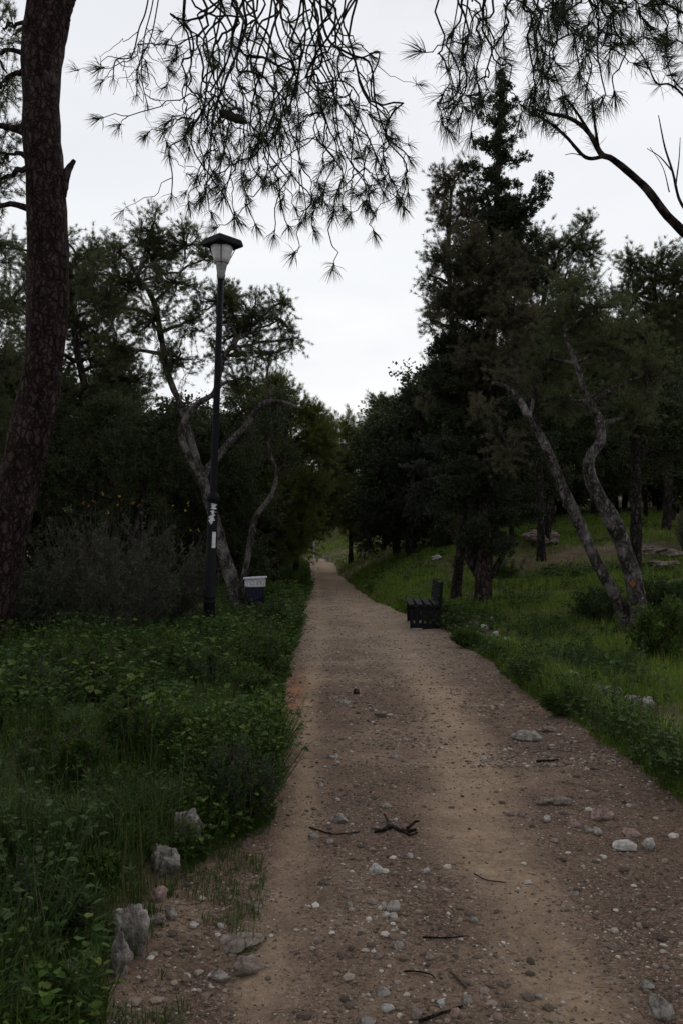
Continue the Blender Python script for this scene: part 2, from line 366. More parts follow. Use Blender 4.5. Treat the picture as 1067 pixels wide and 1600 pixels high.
gridmesh(X, Y, pathz(X, Y), 'path', M['path'], atts={'pale': np.clip(.85*sm(Y, 8.5, 13)*(1-.4*sm(Y, 30, 45))*(.75+.6*fbm(X, Y, 1.5, 46)), 0, .95), 'packed': pk, 'red': np.clip(red, 0, 1)})

# ------------------------------------------------------------------ loose gravel, litter, grass and weeds: uncountable stuff
ico_v = []; g_ = (1+5**.5)/2
for a in (-1, 1):
    for b in (-g_, g_): ico_v += [(0, a, b), (a, b, 0), (b, 0, a)]
ico_v = nrm(np.array(ico_v, float))
def hull_faces(v):
    fs = []
    for i in range(12):
        for j in range(i+1, 12):
            for k in range(j+1, 12):
                d = [np.linalg.norm(v[a]-v[b]) for a, b in ((i, j), (j, k), (i, k))]
                if max(d) < 1.2:
                    n = np.cross(v[j]-v[i], v[k]-v[i]); fs.append((i, j, k) if n@v[i] > 0 else (i, k, j))
    return np.array(fs)
ico_f = hull_faces(ico_v)
rg = np.random.default_rng(7)
def scatter_gravel(n, size, ymin, ymax, name_mb, wts):
    y = ymin+(ymax-ymin)*rg.random(n)**1.7; L, R = np.interp(y, LY, LX), np.interp(y, RY, RX)
    x = L-.1+(R-L+.2)*rg.random(n); tr, tl = track(x, y); pk = np.maximum(tr, tl)
    keep = rg.random(n) < (1-wts*pk)*(.25+1.1*np.clip(vn(x*1.6, y*1.6, 55)*1.5-.2, 0, 1)); x, y = x[keep], y[keep]; n = len(x)
    s = np.minimum(size*np.exp(rg.normal(size=n)*.5), size*2); z = pathz(x, y)
    V = ico_v[None]*(1+.35*(rg.random((n, 12, 1))-.5))*s[:, None, None]*np.stack([.7+.7*rg.random(n), .7+.7*rg.random(n), .35+.4*rg.random(n)], -1)[:, None]
    a = rg.random(n)*6.28; c, q = np.cos(a)[:, None], np.sin(a)[:, None]
    V = np.stack([V[..., 0]*c-V[..., 1]*q, V[..., 0]*q+V[..., 1]*c, V[..., 2]], -1)+np.stack([x, y, z+s*.12], -1)[:, None]
    name_mb.add(V, (np.arange(n)[:, None, None]*12+ico_f[None]).reshape(-1, 3))
mb = MB()
scatter_gravel(36000, .0034, 2.4, 7, mb, .6); scatter_gravel(6000, .0065, 2.4, 12, mb, .75); scatter_gravel(14000, .008, 6, 30, mb, .5); scatter_gravel(2600, .011, 2.4, 9, mb, .97); scatter_gravel(500, .013, 2.4, 16, mb, .85)
tag(mb.build('gravel', M['gravel']), 'loose pale gravel chips strewn over the dirt path', 'gravel', kind='stuff')
mb = MB(); n = 18000
y = 2.4+12*rg.random(n)**1.6; L, R = np.interp(y, LY, LX), np.interp(y, RY, RX); x = L+(R-L)*rg.random(n)
tr, tl = track(x, y); k = rg.random(n) < (1-.8*np.maximum(tr, tl))*vn(x*1.2, y*1.2, 77)*1.4; x, y = x[k], y[k]; n = len(x)
a = rg.random(n)*6.28; leaves(mb, np.stack([x, y, pathz(x, y)+.004], -1), np.stack([np.cos(a), np.sin(a), rg.normal(size=n)*.05], -1), .03+.05*rg.random(n), .0026, 'needle', 0, rg)
tag(mb.build('needle_litter', M['litter']), 'brown fallen pine needles scattered on the dirt path', 'litter', kind='stuff')

ROCKPX = [(326, 1000, 26), (292, 1312, 44), (257, 1368, 44), (212, 1480, 60), (188, 1525, 40), (112, 1570, 44), (250, 1405, 30), (268, 1436, 24), (247, 1445, 30), (20, 1600, 50), (55, 1345, 34), (385, 1520, 40), (375, 1475, 50)]
EDGE = [(px, py, 16) for px, py in zip(np.linspace(722, 1010, 34), np.interp(np.linspace(722, 1010, 34), [722, 800, 912, 1010], [972, 1012, 1078, 1106]))]
ROCKPX += EDGE
RG = [(G(a, b), c) for a, b, c in ROCKPX]
def clear(x, y):
    k = np.ones(len(x), bool)
    for g, c in RG:
        r = c*.5*g[1]/F+.02; far = .05 if g[1] < 7 else .55; k &= ~((abs(x-g[0]) < r) & (y < g[1]+r*.6) & (y > g[1]-r-far))
    return k
def blades(mb, x, y, hgt, wid, lean=.5, m=0, rng=rg):
    hgt = np.minimum(hgt, .34+.003*np.abs(y)); n = len(x); a = rng.random(n)*6.28; d = np.stack([np.cos(a), np.sin(a), 0*a], -1); s = np.stack([-np.sin(a), np.cos(a), 0*a], -1)
    b = np.stack([x, y, HZ(x, y)-.01], -1); up = np.array([[0, 0, 1.]]); h_ = hgt[:, None]; w_ = wid[:, None]; ln = (rng.random(n)*lean)[:, None]
    V = np.stack([b-s*w_/2, b+s*w_/2, b+up*h_*.55+d*h_*ln*.3-s*w_*.4, b+up*h_*.55+d*h_*ln*.3+s*w_*.4, b+up*h_*(1-ln*.45)+d*h_*ln], 1)
    i = np.arange(n)[:, None]*5
    mb.add(V, i+np.array([[0, 1, 3, 2]]), m); mb.add(np.zeros((0, 3)), np.zeros((0, 4), int), m); 
    mb.f.append((i+np.array([[2, 3, 4]])+mb.n-n*5, m, False))
def pts_side(n, side, y0, y1, width, pw=1.6, e0=.0, rng=rg):
    y = y0+(y1-y0)*rng.random(n)**pw; l, r = edges(np.zeros(n), y); e_ = e0+width*rng.random(n)**1.3
    return (l-e_ if side < 0 else r+e_), y, e_
def bare(x, y):  # dirt strips on the right-hand slope
    k = np.exp(-((y-(17.3+.25*(x-4)))/.35)**2)*sm(x, 3.4, 4.6)+np.exp(-((y-(21.3+.12*(x-4)))/.8)**2)*sm(x, 3.0, 4.4)*1.2+np.exp(-((x-3.2)/.9)**2-((y-18.6)/1.2)**2)
    return np.clip(k, 0, 1)
mb = MB()
for n, y0, y1, wd, hh, ww in ((60000, 2.2, 8, 3.6, .17, .0042), (50000, 6, 15, 7, .20, .007), (30000, 13, 30, 9, .22, .012), (30000, 28, 90, 16, .4, .03)):
    x, y, e_ = pts_side(n, -1, y0, y1, wd)
    k = (rg.random(len(x)) < .45+vn(x*1.1, y*1.1, 61))&(clear(x, y)|(rg.random(len(x)) < .15)); x, y, e_ = x[k], y[k], e_[k]
    blades(mb, x, y, hh*(.35+1.0*rg.random(len(x)))*(.35+1.5*vn(x*2.0, y*2.0, 62)**1.3)*(.7+.6*vn(x*.6, y*.6, 63))*sm(e_, -.15, .3)*1.1+.02, ww*(.6+.8*rg.random(len(x))), .9)
n = 5000; y = 2.5+1.9*rg.random(n); x = rg.uniform(-.95, -.35, n); k = (vn(x*9, y*9, 81)+.5*vn(x*3, y*3, 82) > .93); x, y = x[k], y[k]; blades(mb, x, y, .03+.05*rg.random(len(x)), .003+.002*rg.random(len(x)), 1.1)
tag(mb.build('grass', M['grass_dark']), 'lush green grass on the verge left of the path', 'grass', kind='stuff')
mb = MB()
for n, y0, y1, wd, hh, ww in ((40000, 3.8, 10, 3.5, .20, .0050), (90000, 8, 20, 8, .15, .0080), (130000, 16, 34, 12, .17, .015), (30000, 28, 95, 20, .22, .03)):
    x, y, e_ = pts_side(n, 1, y0, y1, wd, 1.2)
    k = (rg.random(len(x)) < .35+vn(x*1.0, y*1.0, 65))&(rg.random(len(x)) > bare(x, y)*.93)&(clear(x, y)|(rg.random(len(x)) < .1)); x, y, e_ = x[k], y[k], e_[k]
    blades(mb, x, y, hh*(.4+.9*rg.random(len(x)))*(.5+.9*vn(x*.8, y*.8, 66))*sm(e_, -.15, .25)*(1+1.0*np.exp(-((e_-.25)/.25)**2)*(y < 12))+.02, ww*(.6+.8*rg.random(len(x))), .9)
x, y = rg.uniform(-14, 8, 16000), rg.uniform(76, 110, 16000)
blades(mb, x, y, .3*(.4+rg.random(16000)), .05*(.6+rg.random(16000)), .9)
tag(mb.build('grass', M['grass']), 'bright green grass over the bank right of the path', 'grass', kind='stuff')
def weeds(mb, x, y, size, nl=9, hgt=.16, m=0, rng=rg, shape='leaf'):
    n = len(x)
    X = np.repeat(x, nl); Y_ = np.repeat(y, nl); S = np.repeat(size, nl)*(.6+.7*rng.random(n*nl)); Hh = np.repeat(hgt*(.4+rng.random(n))*np.minimum(.25+2.0*vn(x*1.9, y*1.9, 91)**1.5, 1.35), nl)*(.35+.75*rng.random(n*nl))
    a = rng.random(n*nl)*6.28; rad = Hh*(.2+.5*rng.random(n*nl)); b = np.stack([X, Y_, gnd(X, Y_)], -1)
    tip = b+np.stack([np.cos(a)*rad, np.sin(a)*rad, Hh], -1)
    d = np.stack([np.cos(a), np.sin(a), rng.normal(size=n*nl)*.35-.05], -1)
    tubes(mb, np.stack([b, b*.5+tip*.5+np.array([0, 0, .01]), tip], 1), np.full((n*nl, 3), .0016), 3, m)
    # leaf facing up
    dn = nrm(d); side = nrm(np.cross(dn, np.array([[0, 0, 1.]])+rng.normal(size=(n*nl, 3))*.3)); up = np.cross(side, dn); L = S[:, None]; W = L*.85
    p0 = tip-dn*L*.15
    V = np.stack([p0, p0+dn*L*.2-side*W*.48+up*W*.1, p0+dn*L*.7-side*W*.40+up*W*.1, p0+dn*L-up*L*.08, p0+dn*L*.7+side*W*.40+up*W*.1, p0+dn*L*.2+side*W*.48+up*W*.1], 1)
    i = np.arange(n*nl)[:, None]*6
    mb.add(V, np.concatenate([i+np.array([[0, 3, 2, 1]]), i+np.array([[0, 5, 4, 3]])]), m)
mb = MB()
for n, y0, y1, wd, s, hh, th in ((3600, 2.3, 6.5, 2.6, .027, .17, .53), (4800, 5.5, 13, 5, .050, .26, .52), (1800, 12, 24, 5, .07, .24, .5)):
    x, y, e_ = pts_side(n, -1, y0, y1, wd, 1.3, .05); k = (vn(x*1.1, y*1.1, 71)+.35*(vn(x*5, y*5, 72)-.5) > th)&clear(x, y); x, y = x[k], y[k]
    weeds(mb, x, y, s*(.5+1.0*rg.random(len(x))), 9, hh)
x = rg.uniform(-2.6, -.95, 420); y = 2.4+1.7*rg.random(420); k = (x < -1.0-.1*(y-2.4))&clear(x, y)&(rg.random(420) < .7); weeds(mb, x[k], y[k], .030*(.5+.8*rg.random(k.sum())), 13, .27, 1)
n = 2600; y = 5.0+25*rg.random(n)**1.5; x = edges(np.zeros(n), y)[0]-.02-.5*rg.random(n)**1.5; weeds(mb, x, y, (.022+.0012*y)*(.6+.8*rg.random(n)), 11, .27)
tag(mb.build('ground_cover', [M['weed'], M['weed_blue']]), 'broad-leaved weeds growing over the left verge', 'weeds', kind='stuff')
mb = MB()
for n, y0, y1, wd, s, hh, th in ((900, 4.2, 11, 2.6, .04, .18, .55), (2300, 9, 20, 7, .05, .15, .52), (900, 19, 34, 9, .08, .16, .5)):
    x, y, e_ = pts_side(n, 1, y0, y1, wd, 1.2, .1); k = (vn(x*.8, y*.8, 73) > th)&(bare(x, y) < .3)&clear(x, y); x, y = x[k], y[k]
    weeds(mb, x, y, s*(.6+.8*rg.random(len(x))), 9, hh)
n = 700; y = 4.5+14*rg.random(n)**1.3; x = edges(np.zeros(n), y)[1]+.02+.55*rg.random(n)**1.4; k = clear(x, y); x, y = x[k], y[k]; n = len(x); weeds(mb, x, y, (.018+.002*y)*(.6+.8*rg.random(n)), 11, .22)
tag(mb.build('ground_cover', M['weed_blue']), 'low leafy weeds among the grass on the right bank', 'weeds', kind='stuff')

# narrow-leaved herbs and dry stalks standing out of the verges
def herbs(mb, x, y, hgt, ll, lw, nl=16, m=0):
    n = len(x); b = np.stack([x, y, HZ(x, y)-.01], -1); a = rg.random(n)*6.28; H_ = hgt*(.5+.8*rg.random(n)); top = b+np.stack([np.cos(a)*H_*.25*rg.random(n), np.sin(a)*H_*.25*rg.random(n), H_], -1)
    tubes(mb, np.stack([b, (b+top)/2+rg.normal(size=(n, 3))*.006, top], 1), np.array([[.002, .0016, .001]])*np.ones((n, 1)), 3, m)
    if nl:
        t = rg.random((n, nl, 1))**.7; p = (b[:, None]*(1-t)+top[:, None]*t).reshape(-1, 3); d = nrm(rg.normal(size=(n*nl, 3))*np.array([1, 1, .4])+np.array([0, 0, .45]))
        leaves(mb, p, d, np.repeat(ll*(.6+.7*rg.random(n)), nl), lw, 'leaf', m, rg)
mb = MB()
for n, y0, y1, wd, hh, ll, lw in ((900, 2.5, 7, 2.4, .26, .05, .010), (1500, 6, 14, 4, .34, .06, .014), (700, 12, 26, 5, .4, .08, .02)):
    x, y, e_ = pts_side(n, -1, y0, y1, wd, 1.3, .02); k = (vn(x*2.2, y*2.2, 171) > .5)&clear(x, y); herbs(mb, x[k], y[k], hh, ll, lw)
for n, y0, y1, wd, hh, ll, lw in ((500, 4.5, 10, 1.5, .30, .06, .012), (900, 9, 20, 5, .28, .06, .016)):
    x, y, e_ = pts_side(n, 1, y0, y1, wd, 1.2, .02); k = (vn(x*2.2, y*2.2, 173) > .55)&clear(x, y); herbs(mb, x[k], y[k], hh, ll, lw)
tag(mb.build('herbs', M['weed_blue']), 'narrow-leaved herbs standing in both grassy verges', 'herbs', kind='stuff')
mb = MB()
for sd_ in (-1, 1):
    x, y, e_ = pts_side(420, sd_, 2.6 if sd_ < 0 else 4.5, 16, 4, 1.2, .05); herbs(mb, x, y, .34, 0, 0, 0)
tag(mb.build('dry_stalks', M['straw']), 'thin dry straw stalks standing in the verges', 'dry grass', kind='stuff')
# ------------------------------------------------------------------ trees
KIND = {  # leaves per tuft, length, width, shape, spread
    'pine': (15, .082, .0060, 'needle', .75), 'oak': (7, .048, .030, 'diamond', 1.3), 'olive': (8, .055, .014, 'diamond', 1.1),
    'cyp': (16, .05, .016, 'diamond', .8), 'broom': (5, .05, .006, 'needle', .6)}
CV = {'pine': 3.4, 'oak': 1.4, 'cyp': 1.0}
def tufts(mb, pos, dr, kind, rng, s=1., m=1):
    n, L, W, sh, sp = KIND[kind]; k = len(pos)
    p = np.repeat(pos, n, 0)+rng.normal(size=(k*n, 3))*.012*s*(3 if kind == 'oak' else 1); d = np.repeat(nrm(dr), n, 0)+rng.normal(size=(k*n, 3))*sp
    leaves(mb, p, d, L*s*(.6+.6*rng.random(k*n)), W*s*(.7+.6*rng.random(k*n)), sh, m, rng)
def crown(mb, ells, kind, rng, rc=.42, cover=1.6, tw=13, tpt=5, s=1., droop=0., upb=.35, shell=2.2):
    """ells: rows (cx,cy,cz, rx,ry,rz).  Sub-clumps of twigs carrying tufts. Returns the limb joints."""
    joints = []; cover *= CV.get(kind, 1)
    for q in ells:
        c = np.array(q[:3]); r = np.array(q[3:6])
        K = max(3, int(cover*r[0]*r[2]/(rc*rc)))
        u = nrm(rng.normal(size=(K, 3)))*(rng.random((K, 1))**(1/shell)); sc = c+u*np.maximum(r-rc*.5, r*.4)
        joints.append((c, sc))
        # sub limb from the ellipsoid's heart to the clump
        a = c+(sc-c)*.05; mid = (a+sc)/2+rng.normal(size=(K, 3))*.12*rc-np.array([0, 0, .12])*np.linalg.norm(sc-a, axis=1, keepdims=True)
        tt = np.linspace(0, 1, 6)[None, :, None]
        pts = a[:, None]*(1-tt)**2+2*mid[:, None]*tt*(1-tt)+sc[:, None]*tt**2+rng.normal(size=(K, 6, 3))*.02*rc
        tubes(mb, pts, np.linspace(.026, .010, 6)[None]*np.ones((K, 1))*s**.5, 4, 0)
        # twigs
        rr = rc*(.65+.7*rng.random((K, 1, 1)))
        st = np.repeat(sc[:, None], tw, 1)+rng.normal(size=(K, tw, 3))*.12*rc-np.array([0, 0, .25])*rc
        dd = nrm(rng.normal(size=(K, tw, 3))+np.array([0, 0, upb])+.5*nrm(sc-c)[:, None]*np.ones((1, tw, 1)))
        en = st+dd*rr*(.5+.8*rng.random((K, tw, 1)))-np.array([0, 0, droop])*rr
        st = st.reshape(-1, 3); en = en.reshape(-1, 3); m_ = (st+en)/2+rng.normal(size=st.shape)*.10*rc
        t5 = np.linspace(0, 1, 5)[None, :, None]; tp = st[:, None]*(1-t5)**2+2*m_[:, None]*t5*(1-t5)+en[:, None]*t5**2
        tubes(mb, tp, np.linspace(.006, .002, 5)[None]*np.ones((len(st), 1))*s**.5, 3, 0)
        t_ = .35+.65*rng.random((len(st), tpt, 1)); t_[:, 0] = 1
        pos = st[:, None]*(1-t_)**2+2*m_[:, None]*t_*(1-t_)+en[:, None]*t_**2; tan = 2*(1-t_)*(m_-st)[:, None]+2*t_*(en-m_)[:, None]
        tufts(mb, pos.reshape(-1, 3), nrm(tan.reshape(-1, 3))+np.array([0, 0, .25]), kind, rng, s)
    return joints
def limb(mb, a, b, ra, rb, rng, k=7, n=9, sag=-.04, wob=.05, m=0, bark=.1):
    L = np.linalg.norm(b-a); mid = (a+b)/2+np.array([0, 0, -sag*L])+rng.normal(size=3)*wob*L
    t = np.linspace(0, 1, n)[:, None]; p = a*(1-t)**2+2*mid*t*(1-t)+b*t*t
    p[1:-1] += rng.normal(size=(n-2, 3))*wob*.3*L
    tubes(mb, p, np.linspace(ra, rb, n), k, m, True, bark, rng)
def pxpath(pts, d, n):
    """rows (px, py, width_px[, depth offset m])"""
    R = []
    for q in pts:
        dd = d+(q[3] if len(q) > 3 else 0); R.append([*P(q[0], q[1], dd), q[2]/2*dd/F])
    s = spline(R, n); return s[:, :3], np.maximum(s[:, 3], .004)
def hero(name, label, cat, d, trunks, ells, bark, leafm, kind, seed, rc=.42, cover=1.6, tw=13, tpt=5, s=1., k=12, droop=0., limbs=True, twigm='twig', group=None, upb=.35, base=None, barkj=.12, fl=None, limr=.03):
    rng = np.random.default_rng(seed); tm = MB(); cm = MB(); allp = []
    for q in trunks:
        p, r = pxpath(q, d, 46 if len(q) > 2 else 16)
        if base is None:
            base = p[0].copy(); base[2] = float(HZ(base[0], base[1]))
            p = np.vstack([p[0]*[1, 1, 0]+[0, 0, min(base[2], p[0][2])-.15], p]); r = np.concatenate([[r[0]*1.25], r]); r[1:4] *= [1.18, 1.1, 1.04]
        tubes(tm, p, r, k, 0, True, barkj, rng, cap=True); allp.append(np.hstack([p, r[:, None]]))
    allp = np.vstack(allp)
    W = [(*P(q[0], q[1], d+(q[4] if len(q) > 4 else 0)), q[2]*d/F, (q[5] if len(q) > 5 else min(q[2], q[3])*d/F), q[3]*d/F) for q in ells]
    J = crown(cm, W, kind, rng, rc, cover, tw, tpt, s, droop, upb)
    if limbs:
        for c, sc in J:
            dist = np.linalg.norm(allp[:, :3]-c, axis=1)+np.clip(allp[:, 2]-c[2]+.3, 0, None)*1.5
            a = allp[np.argmin(dist)]; limb(tm, a[:3], c, min(a[3]*.8, limr*2), limr*.6, rng, 7)
    root = empty(name, base, label, cat, group)
    tm.build('trunk', bark, root, base); cm.build('crown', [M[twigm], leafm], root, base)
    return root, rng, base
print('hero trees')
# big leaning pine in the left foreground
T = [(-32, 1045, 66), (-12, 960, 62), (8, 860, 62), (25, 770, 64), (45, 690, 64), (62, 610, 62), (72, 540, 61), (76, 450, 63), (75, 360, 60), (70, 270, 58), (66, 190, 58), (66, 100, 60), (74, 30, 66), (80, -60, 60), (85, -160, 52), (80, -300, 40)]
stub = [(92, 330, 16), (100, 290, 15), (106, 268, 12), (117, 250, 6)]
stub2 = [(95, 40, 26), (104, 18, 18), (116, -6, 10)]
hero('pine_tree', 'large dark pine with thick leaning trunk and broken stub at the left edge', 'tree', 11.2, [T, stub, stub2],
     [(-10, 80, 60, 90, .6), (10, 240, 45, 50, .9), (-40, 320, 50, 50, .5), (-30, -60, 120, 80, 0), (130, -150, 150, 70, 0), (60, -330, 200, 100, 0), (-90, 180, 60, 120, 0), (12, 40, 34, 40, .9), (2, 130, 36, 40, 1.2), (8, 200, 30, 36, 1.0), (0, 290, 34, 40, 1.2)],
     M['bark_big'], M['pine'], 'pine', 1, rc=.40, cover=.75, tw=12, s=1.0, k=22, barkj=.10)
# pale forked pine behind the lamp
hero('pine_tree', 'pale-barked forked pine standing right behind the street lamp', 'tree', 17.2,
     [[(378, 975, 23), (366, 920, 22), (352, 870, 20), (338, 820, 18), (325, 775, 16), (316, 742, 14)],
      [(316, 744, 14), (298, 715, 12), (284, 682, 11), (290, 655, 10), (310, 630, 9), (336, 612, 8), (350, 560, 8), (372, 530, 6)],
      [(317, 744, 14), (340, 715, 12), (360, 690, 11), (388, 662, 10), (408, 632, 9), (440, 628, 6), (475, 640, 4)],
      [(316, 742, 12, .3), (300, 690, 11, .5), (285, 640, 10, .6), (262, 580, 10, .5), (250, 510, 9, .3), (238, 465, 8), (215, 430, 5)]],
     [(238, 360, 42, 44, 0), (290, 385, 45, 42, .2), (190, 395, 30, 34, -.2), (205, 440, 52, 36, .3), (275, 440, 50, 36, -.3), (340, 470, 46, 40, .3), (395, 490, 48, 42, 0),
      (440, 500, 30, 34, 0), (420, 550, 45, 30, -.2), (355, 555, 42, 25, .3), (160, 470, 40, 40, .2), (455, 530, 18, 22, .2), (300, 500, 40, 25, .6), (325, 400, 30, 30, .8), (235, 400, 50, 50, .8), (280, 560, 50, 36, .6), (180, 540, 46, 40, .8), (240, 500, 46, 40, -.4), (390, 590, 40, 24, .5), (365, 455, 34, 30, .4), (445, 470, 26, 26, .3), (370, 520, 50, 34, .3), (140, 430, 30, 30, .4)],
     M['bark_pale'], M['pine'], 'pine', 2, rc=.34, cover=1.5, tw=12, s=1.0)
hero('pine_tree', 'slim crooked grey trunk just behind the litter bin', 'tree', 18.6,
     [[(374, 938, 11), (386, 880, 9), (393, 840, 10), (402, 805, 9), (424, 775, 8), (432, 740, 6), (420, 700, 6), (425, 660, 5)]],
     [(430, 660, 45, 40, 0), (400, 690, 40, 40, .4), (450, 720, 34, 36, .4)], M['bark_pale'], M['oak'], 'oak', 3, rc=.4, cover=1.5)
# trees of the left thicket
hero('pine_tree', 'airy pine rising behind the big leaning trunk on the left', 'tree', 21,
     [[(140, 965, 16), (145, 850, 14), (150, 740, 13), (140, 640, 12), (120, 540, 10), (110, 440, 7), (120, 400, 5)]],
     [(140, 400, 48, 38, 0), (60, 400, 50, 60, .5), (120, 460, 60, 40, 0), (20, 470, 50, 60, 0), (150, 530, 50, 40, .5), (60, 540, 60, 40, -.4), (185, 560, 40, 36, 0), (110, 610, 60, 40, 0), (-30, 380, 40, 60, 0), (175, 480, 40, 40, .5), (100, 370, 30, 24, .2), (60, 620, 60, 40, .3), (155, 390, 40, 34, .7), (100, 430, 50, 40, .8), (165, 470, 50, 46, 1), (90, 500, 60, 50, 1), (200, 590, 50, 40, .8), (140, 560, 60, 40, 1)],
     M['bark_dark'], M['pine'], 'pine', 4, rc=.42, cover=1.6, tw=12, s=1.2)
hero('pine_tree', 'dark pine at the far left whose needles show beside the leaning trunk', 'tree', 16,
     [[(-50, 985, 24), (-60, 700, 22), (-40, 500, 18), (-20, 300, 12)]],
     [(0, 380, 38, 50, 0), (-20, 480, 50, 60, 0), (5, 560, 40, 50, 0), (-20, 650, 55, 60, 0), (-60, 300, 60, 60, 0), (10, 700, 40, 60, .5)],
     M['bark_dark'], M['pine'], 'pine', 5, rc=.42, cover=1.6, tw=12, s=1.1)
hero('oak_tree', 'low dense evergreen oak in the dark thicket left of the lamp', 'tree', 19.5,
     [[(205, 955, 14), (215, 850, 13), (225, 760, 11), (215, 690, 8)], [(212, 850, 9), (180, 770, 8), (150, 700, 6)]],
     [(200, 700, 75, 55, 0), (120, 720, 70, 55, .3), (260, 720, 60, 50, .2), (160, 640, 60, 36, 0), (60, 760, 60, 60, 0), (240, 790, 60, 46, .4), (140, 800, 80, 50, .3), (280, 650, 34, 40, .4), (50, 650, 50, 50, 0)],
     M['bark_dark'], M['oak'], 'oak', 6, rc=.42, cover=2.2, tw=14, s=1.15)
hero('oak_tree', 'shadowy oak between the forked pine and the left thicket', 'tree', 22,
     [[(300, 940, 13), (305, 840, 12), (300, 740, 9)]],
     [(300, 760, 70, 60, 0), (360, 720, 60, 60, .3), (320, 680, 60, 40, 0), (250, 840, 60, 50, 0), (340, 830, 55, 50, .2), (400, 790, 50, 50, 0), (380, 640, 40, 34, 0), (430, 640, 40, 34, 0), (400, 870, 40, 36, .4)],
     M['bark_dark'], M['oak'], 'oak', 7, rc=.45, cover=2.2, tw=14, s=1.3)
# green crowns left of the path, further off
hero('pine_tree', 'rounded green pine leaning over the path beyond the litter bin', 'tree', 27,
     [[(430, 905, 12), (425, 800, 11), (440, 720, 9), (450, 660, 6)]],
     [(420, 625, 44, 32, 0), (465, 640, 36, 30, 0), (490, 690, 36, 40, 0), (440, 700, 50, 44, .4), (480, 750, 38, 40, 0), (430, 770, 44, 44, 0), (470, 810, 34, 40, 0), (450, 850, 30, 30, 0), (380, 610, 30, 24, 0), (440, 600, 40, 24, .3), (488, 640, 26, 26, 0), (500, 680, 26, 34, 0)],
     M['bark_dark'], M['pine_yellow'], 'pine', 8, rc=.5, cover=2.2, tw=13, s=1.6)
hero('pine_tree', 'far green pine whose crown slopes down to the path opening on the left', 'tree', 38,
     [[(462, 893, 9), (468, 800, 8), (475, 720, 5)]],
     [(492, 660, 28, 28, 0), (508, 700, 26, 36, 0), (515, 750, 22, 36, 0), (490, 780, 36, 40, 0), (500, 806, 20, 24, 0), (466, 838, 18, 30, 0), (455, 760, 30, 50, 0)],
     M['bark_dark'], M['pine'], 'pine', 9, rc=.6, cover=2.4, tw=13, s=2.2)
hero('pine_tree', 'pale green pine closing the view at the end of the path', 'tree', 47,
     [[(548, 868, 7), (548, 780, 6), (552, 700, 4)]],
     [(545, 672, 28, 26, 0), (570, 690, 28, 36, 0), (548, 730, 34, 40, 0), (585, 760, 30, 40, 0), (540, 790, 30, 36, 0), (565, 825, 26, 26, 0), (525, 700, 14, 30, 0)],
     M['bark_dark'], M['pine_yellow'], 'pine', 10, rc=.9, cover=2.4, tw=14, s=3.6)
hero('pine_tree', 'feathery round-topped pine just right of the gap of sky', 'tree', 44,
     [[(600, 885, 8), (600, 800, 7), (604, 700, 5)]],
     [(600, 632, 26, 24, 0), (625, 640, 26, 28, 0), (590, 670, 26, 28, 0), (615, 700, 36, 40, 0), (590, 740, 34, 40, 0), (640, 690, 30, 40, 0)],
     M['bark_dark'], M['pine'], 'pine', 11, rc=.6, cover=2.0, tw=13, s=2.4)
# dark clumpy conifers right of the gap
hero('cypress_tree', 'dense black-green cypress mass hanging over the right side of the path', 'tree', 30,
     [[(640, 880, 13), (642, 780, 11), (650, 680, 8), (655, 610, 5)], [(642, 800, 8), (610, 760, 7), (590, 740, 5)]],
     [(650, 620, 32, 24, 0), (625, 660, 36, 30, .4), (680, 650, 40, 36, 0), (610, 720, 40, 40, 0), (660, 720, 50, 46, .3), (600, 780, 40, 44, 0), (650, 790, 50, 44, 0), (585, 830, 40, 36, 0), (640, 835, 44, 24, .3), (700, 720, 40, 46, 0), (690, 800, 34, 40, .5)],
     M['bark_dark'], M['cypress'], 'cyp', 12, rc=.36, cover=2.4, tw=12, s=1.5)
hero('juniper_tree', 'greyish bushy juniper with layered boughs just behind the bench', 'tree', 26.5,
     [[(712, 905, 8), (706, 840, 7), (690, 790, 6), (680, 730, 5)]],
     [(690, 700, 40, 20, 0), (660, 730, 34, 18, 0), (700, 740, 44, 22, -.3), (665, 765, 34, 18, 0), (725, 720, 30, 30, 0), (645, 795, 26, 18, .2), (720, 775, 34, 26, .2), (690, 810, 34, 20, 0)],
     M['bark_dark'], M['cypress_grey'], 'cyp', 13, rc=.26, cover=2.4, tw=12, s=1.0)

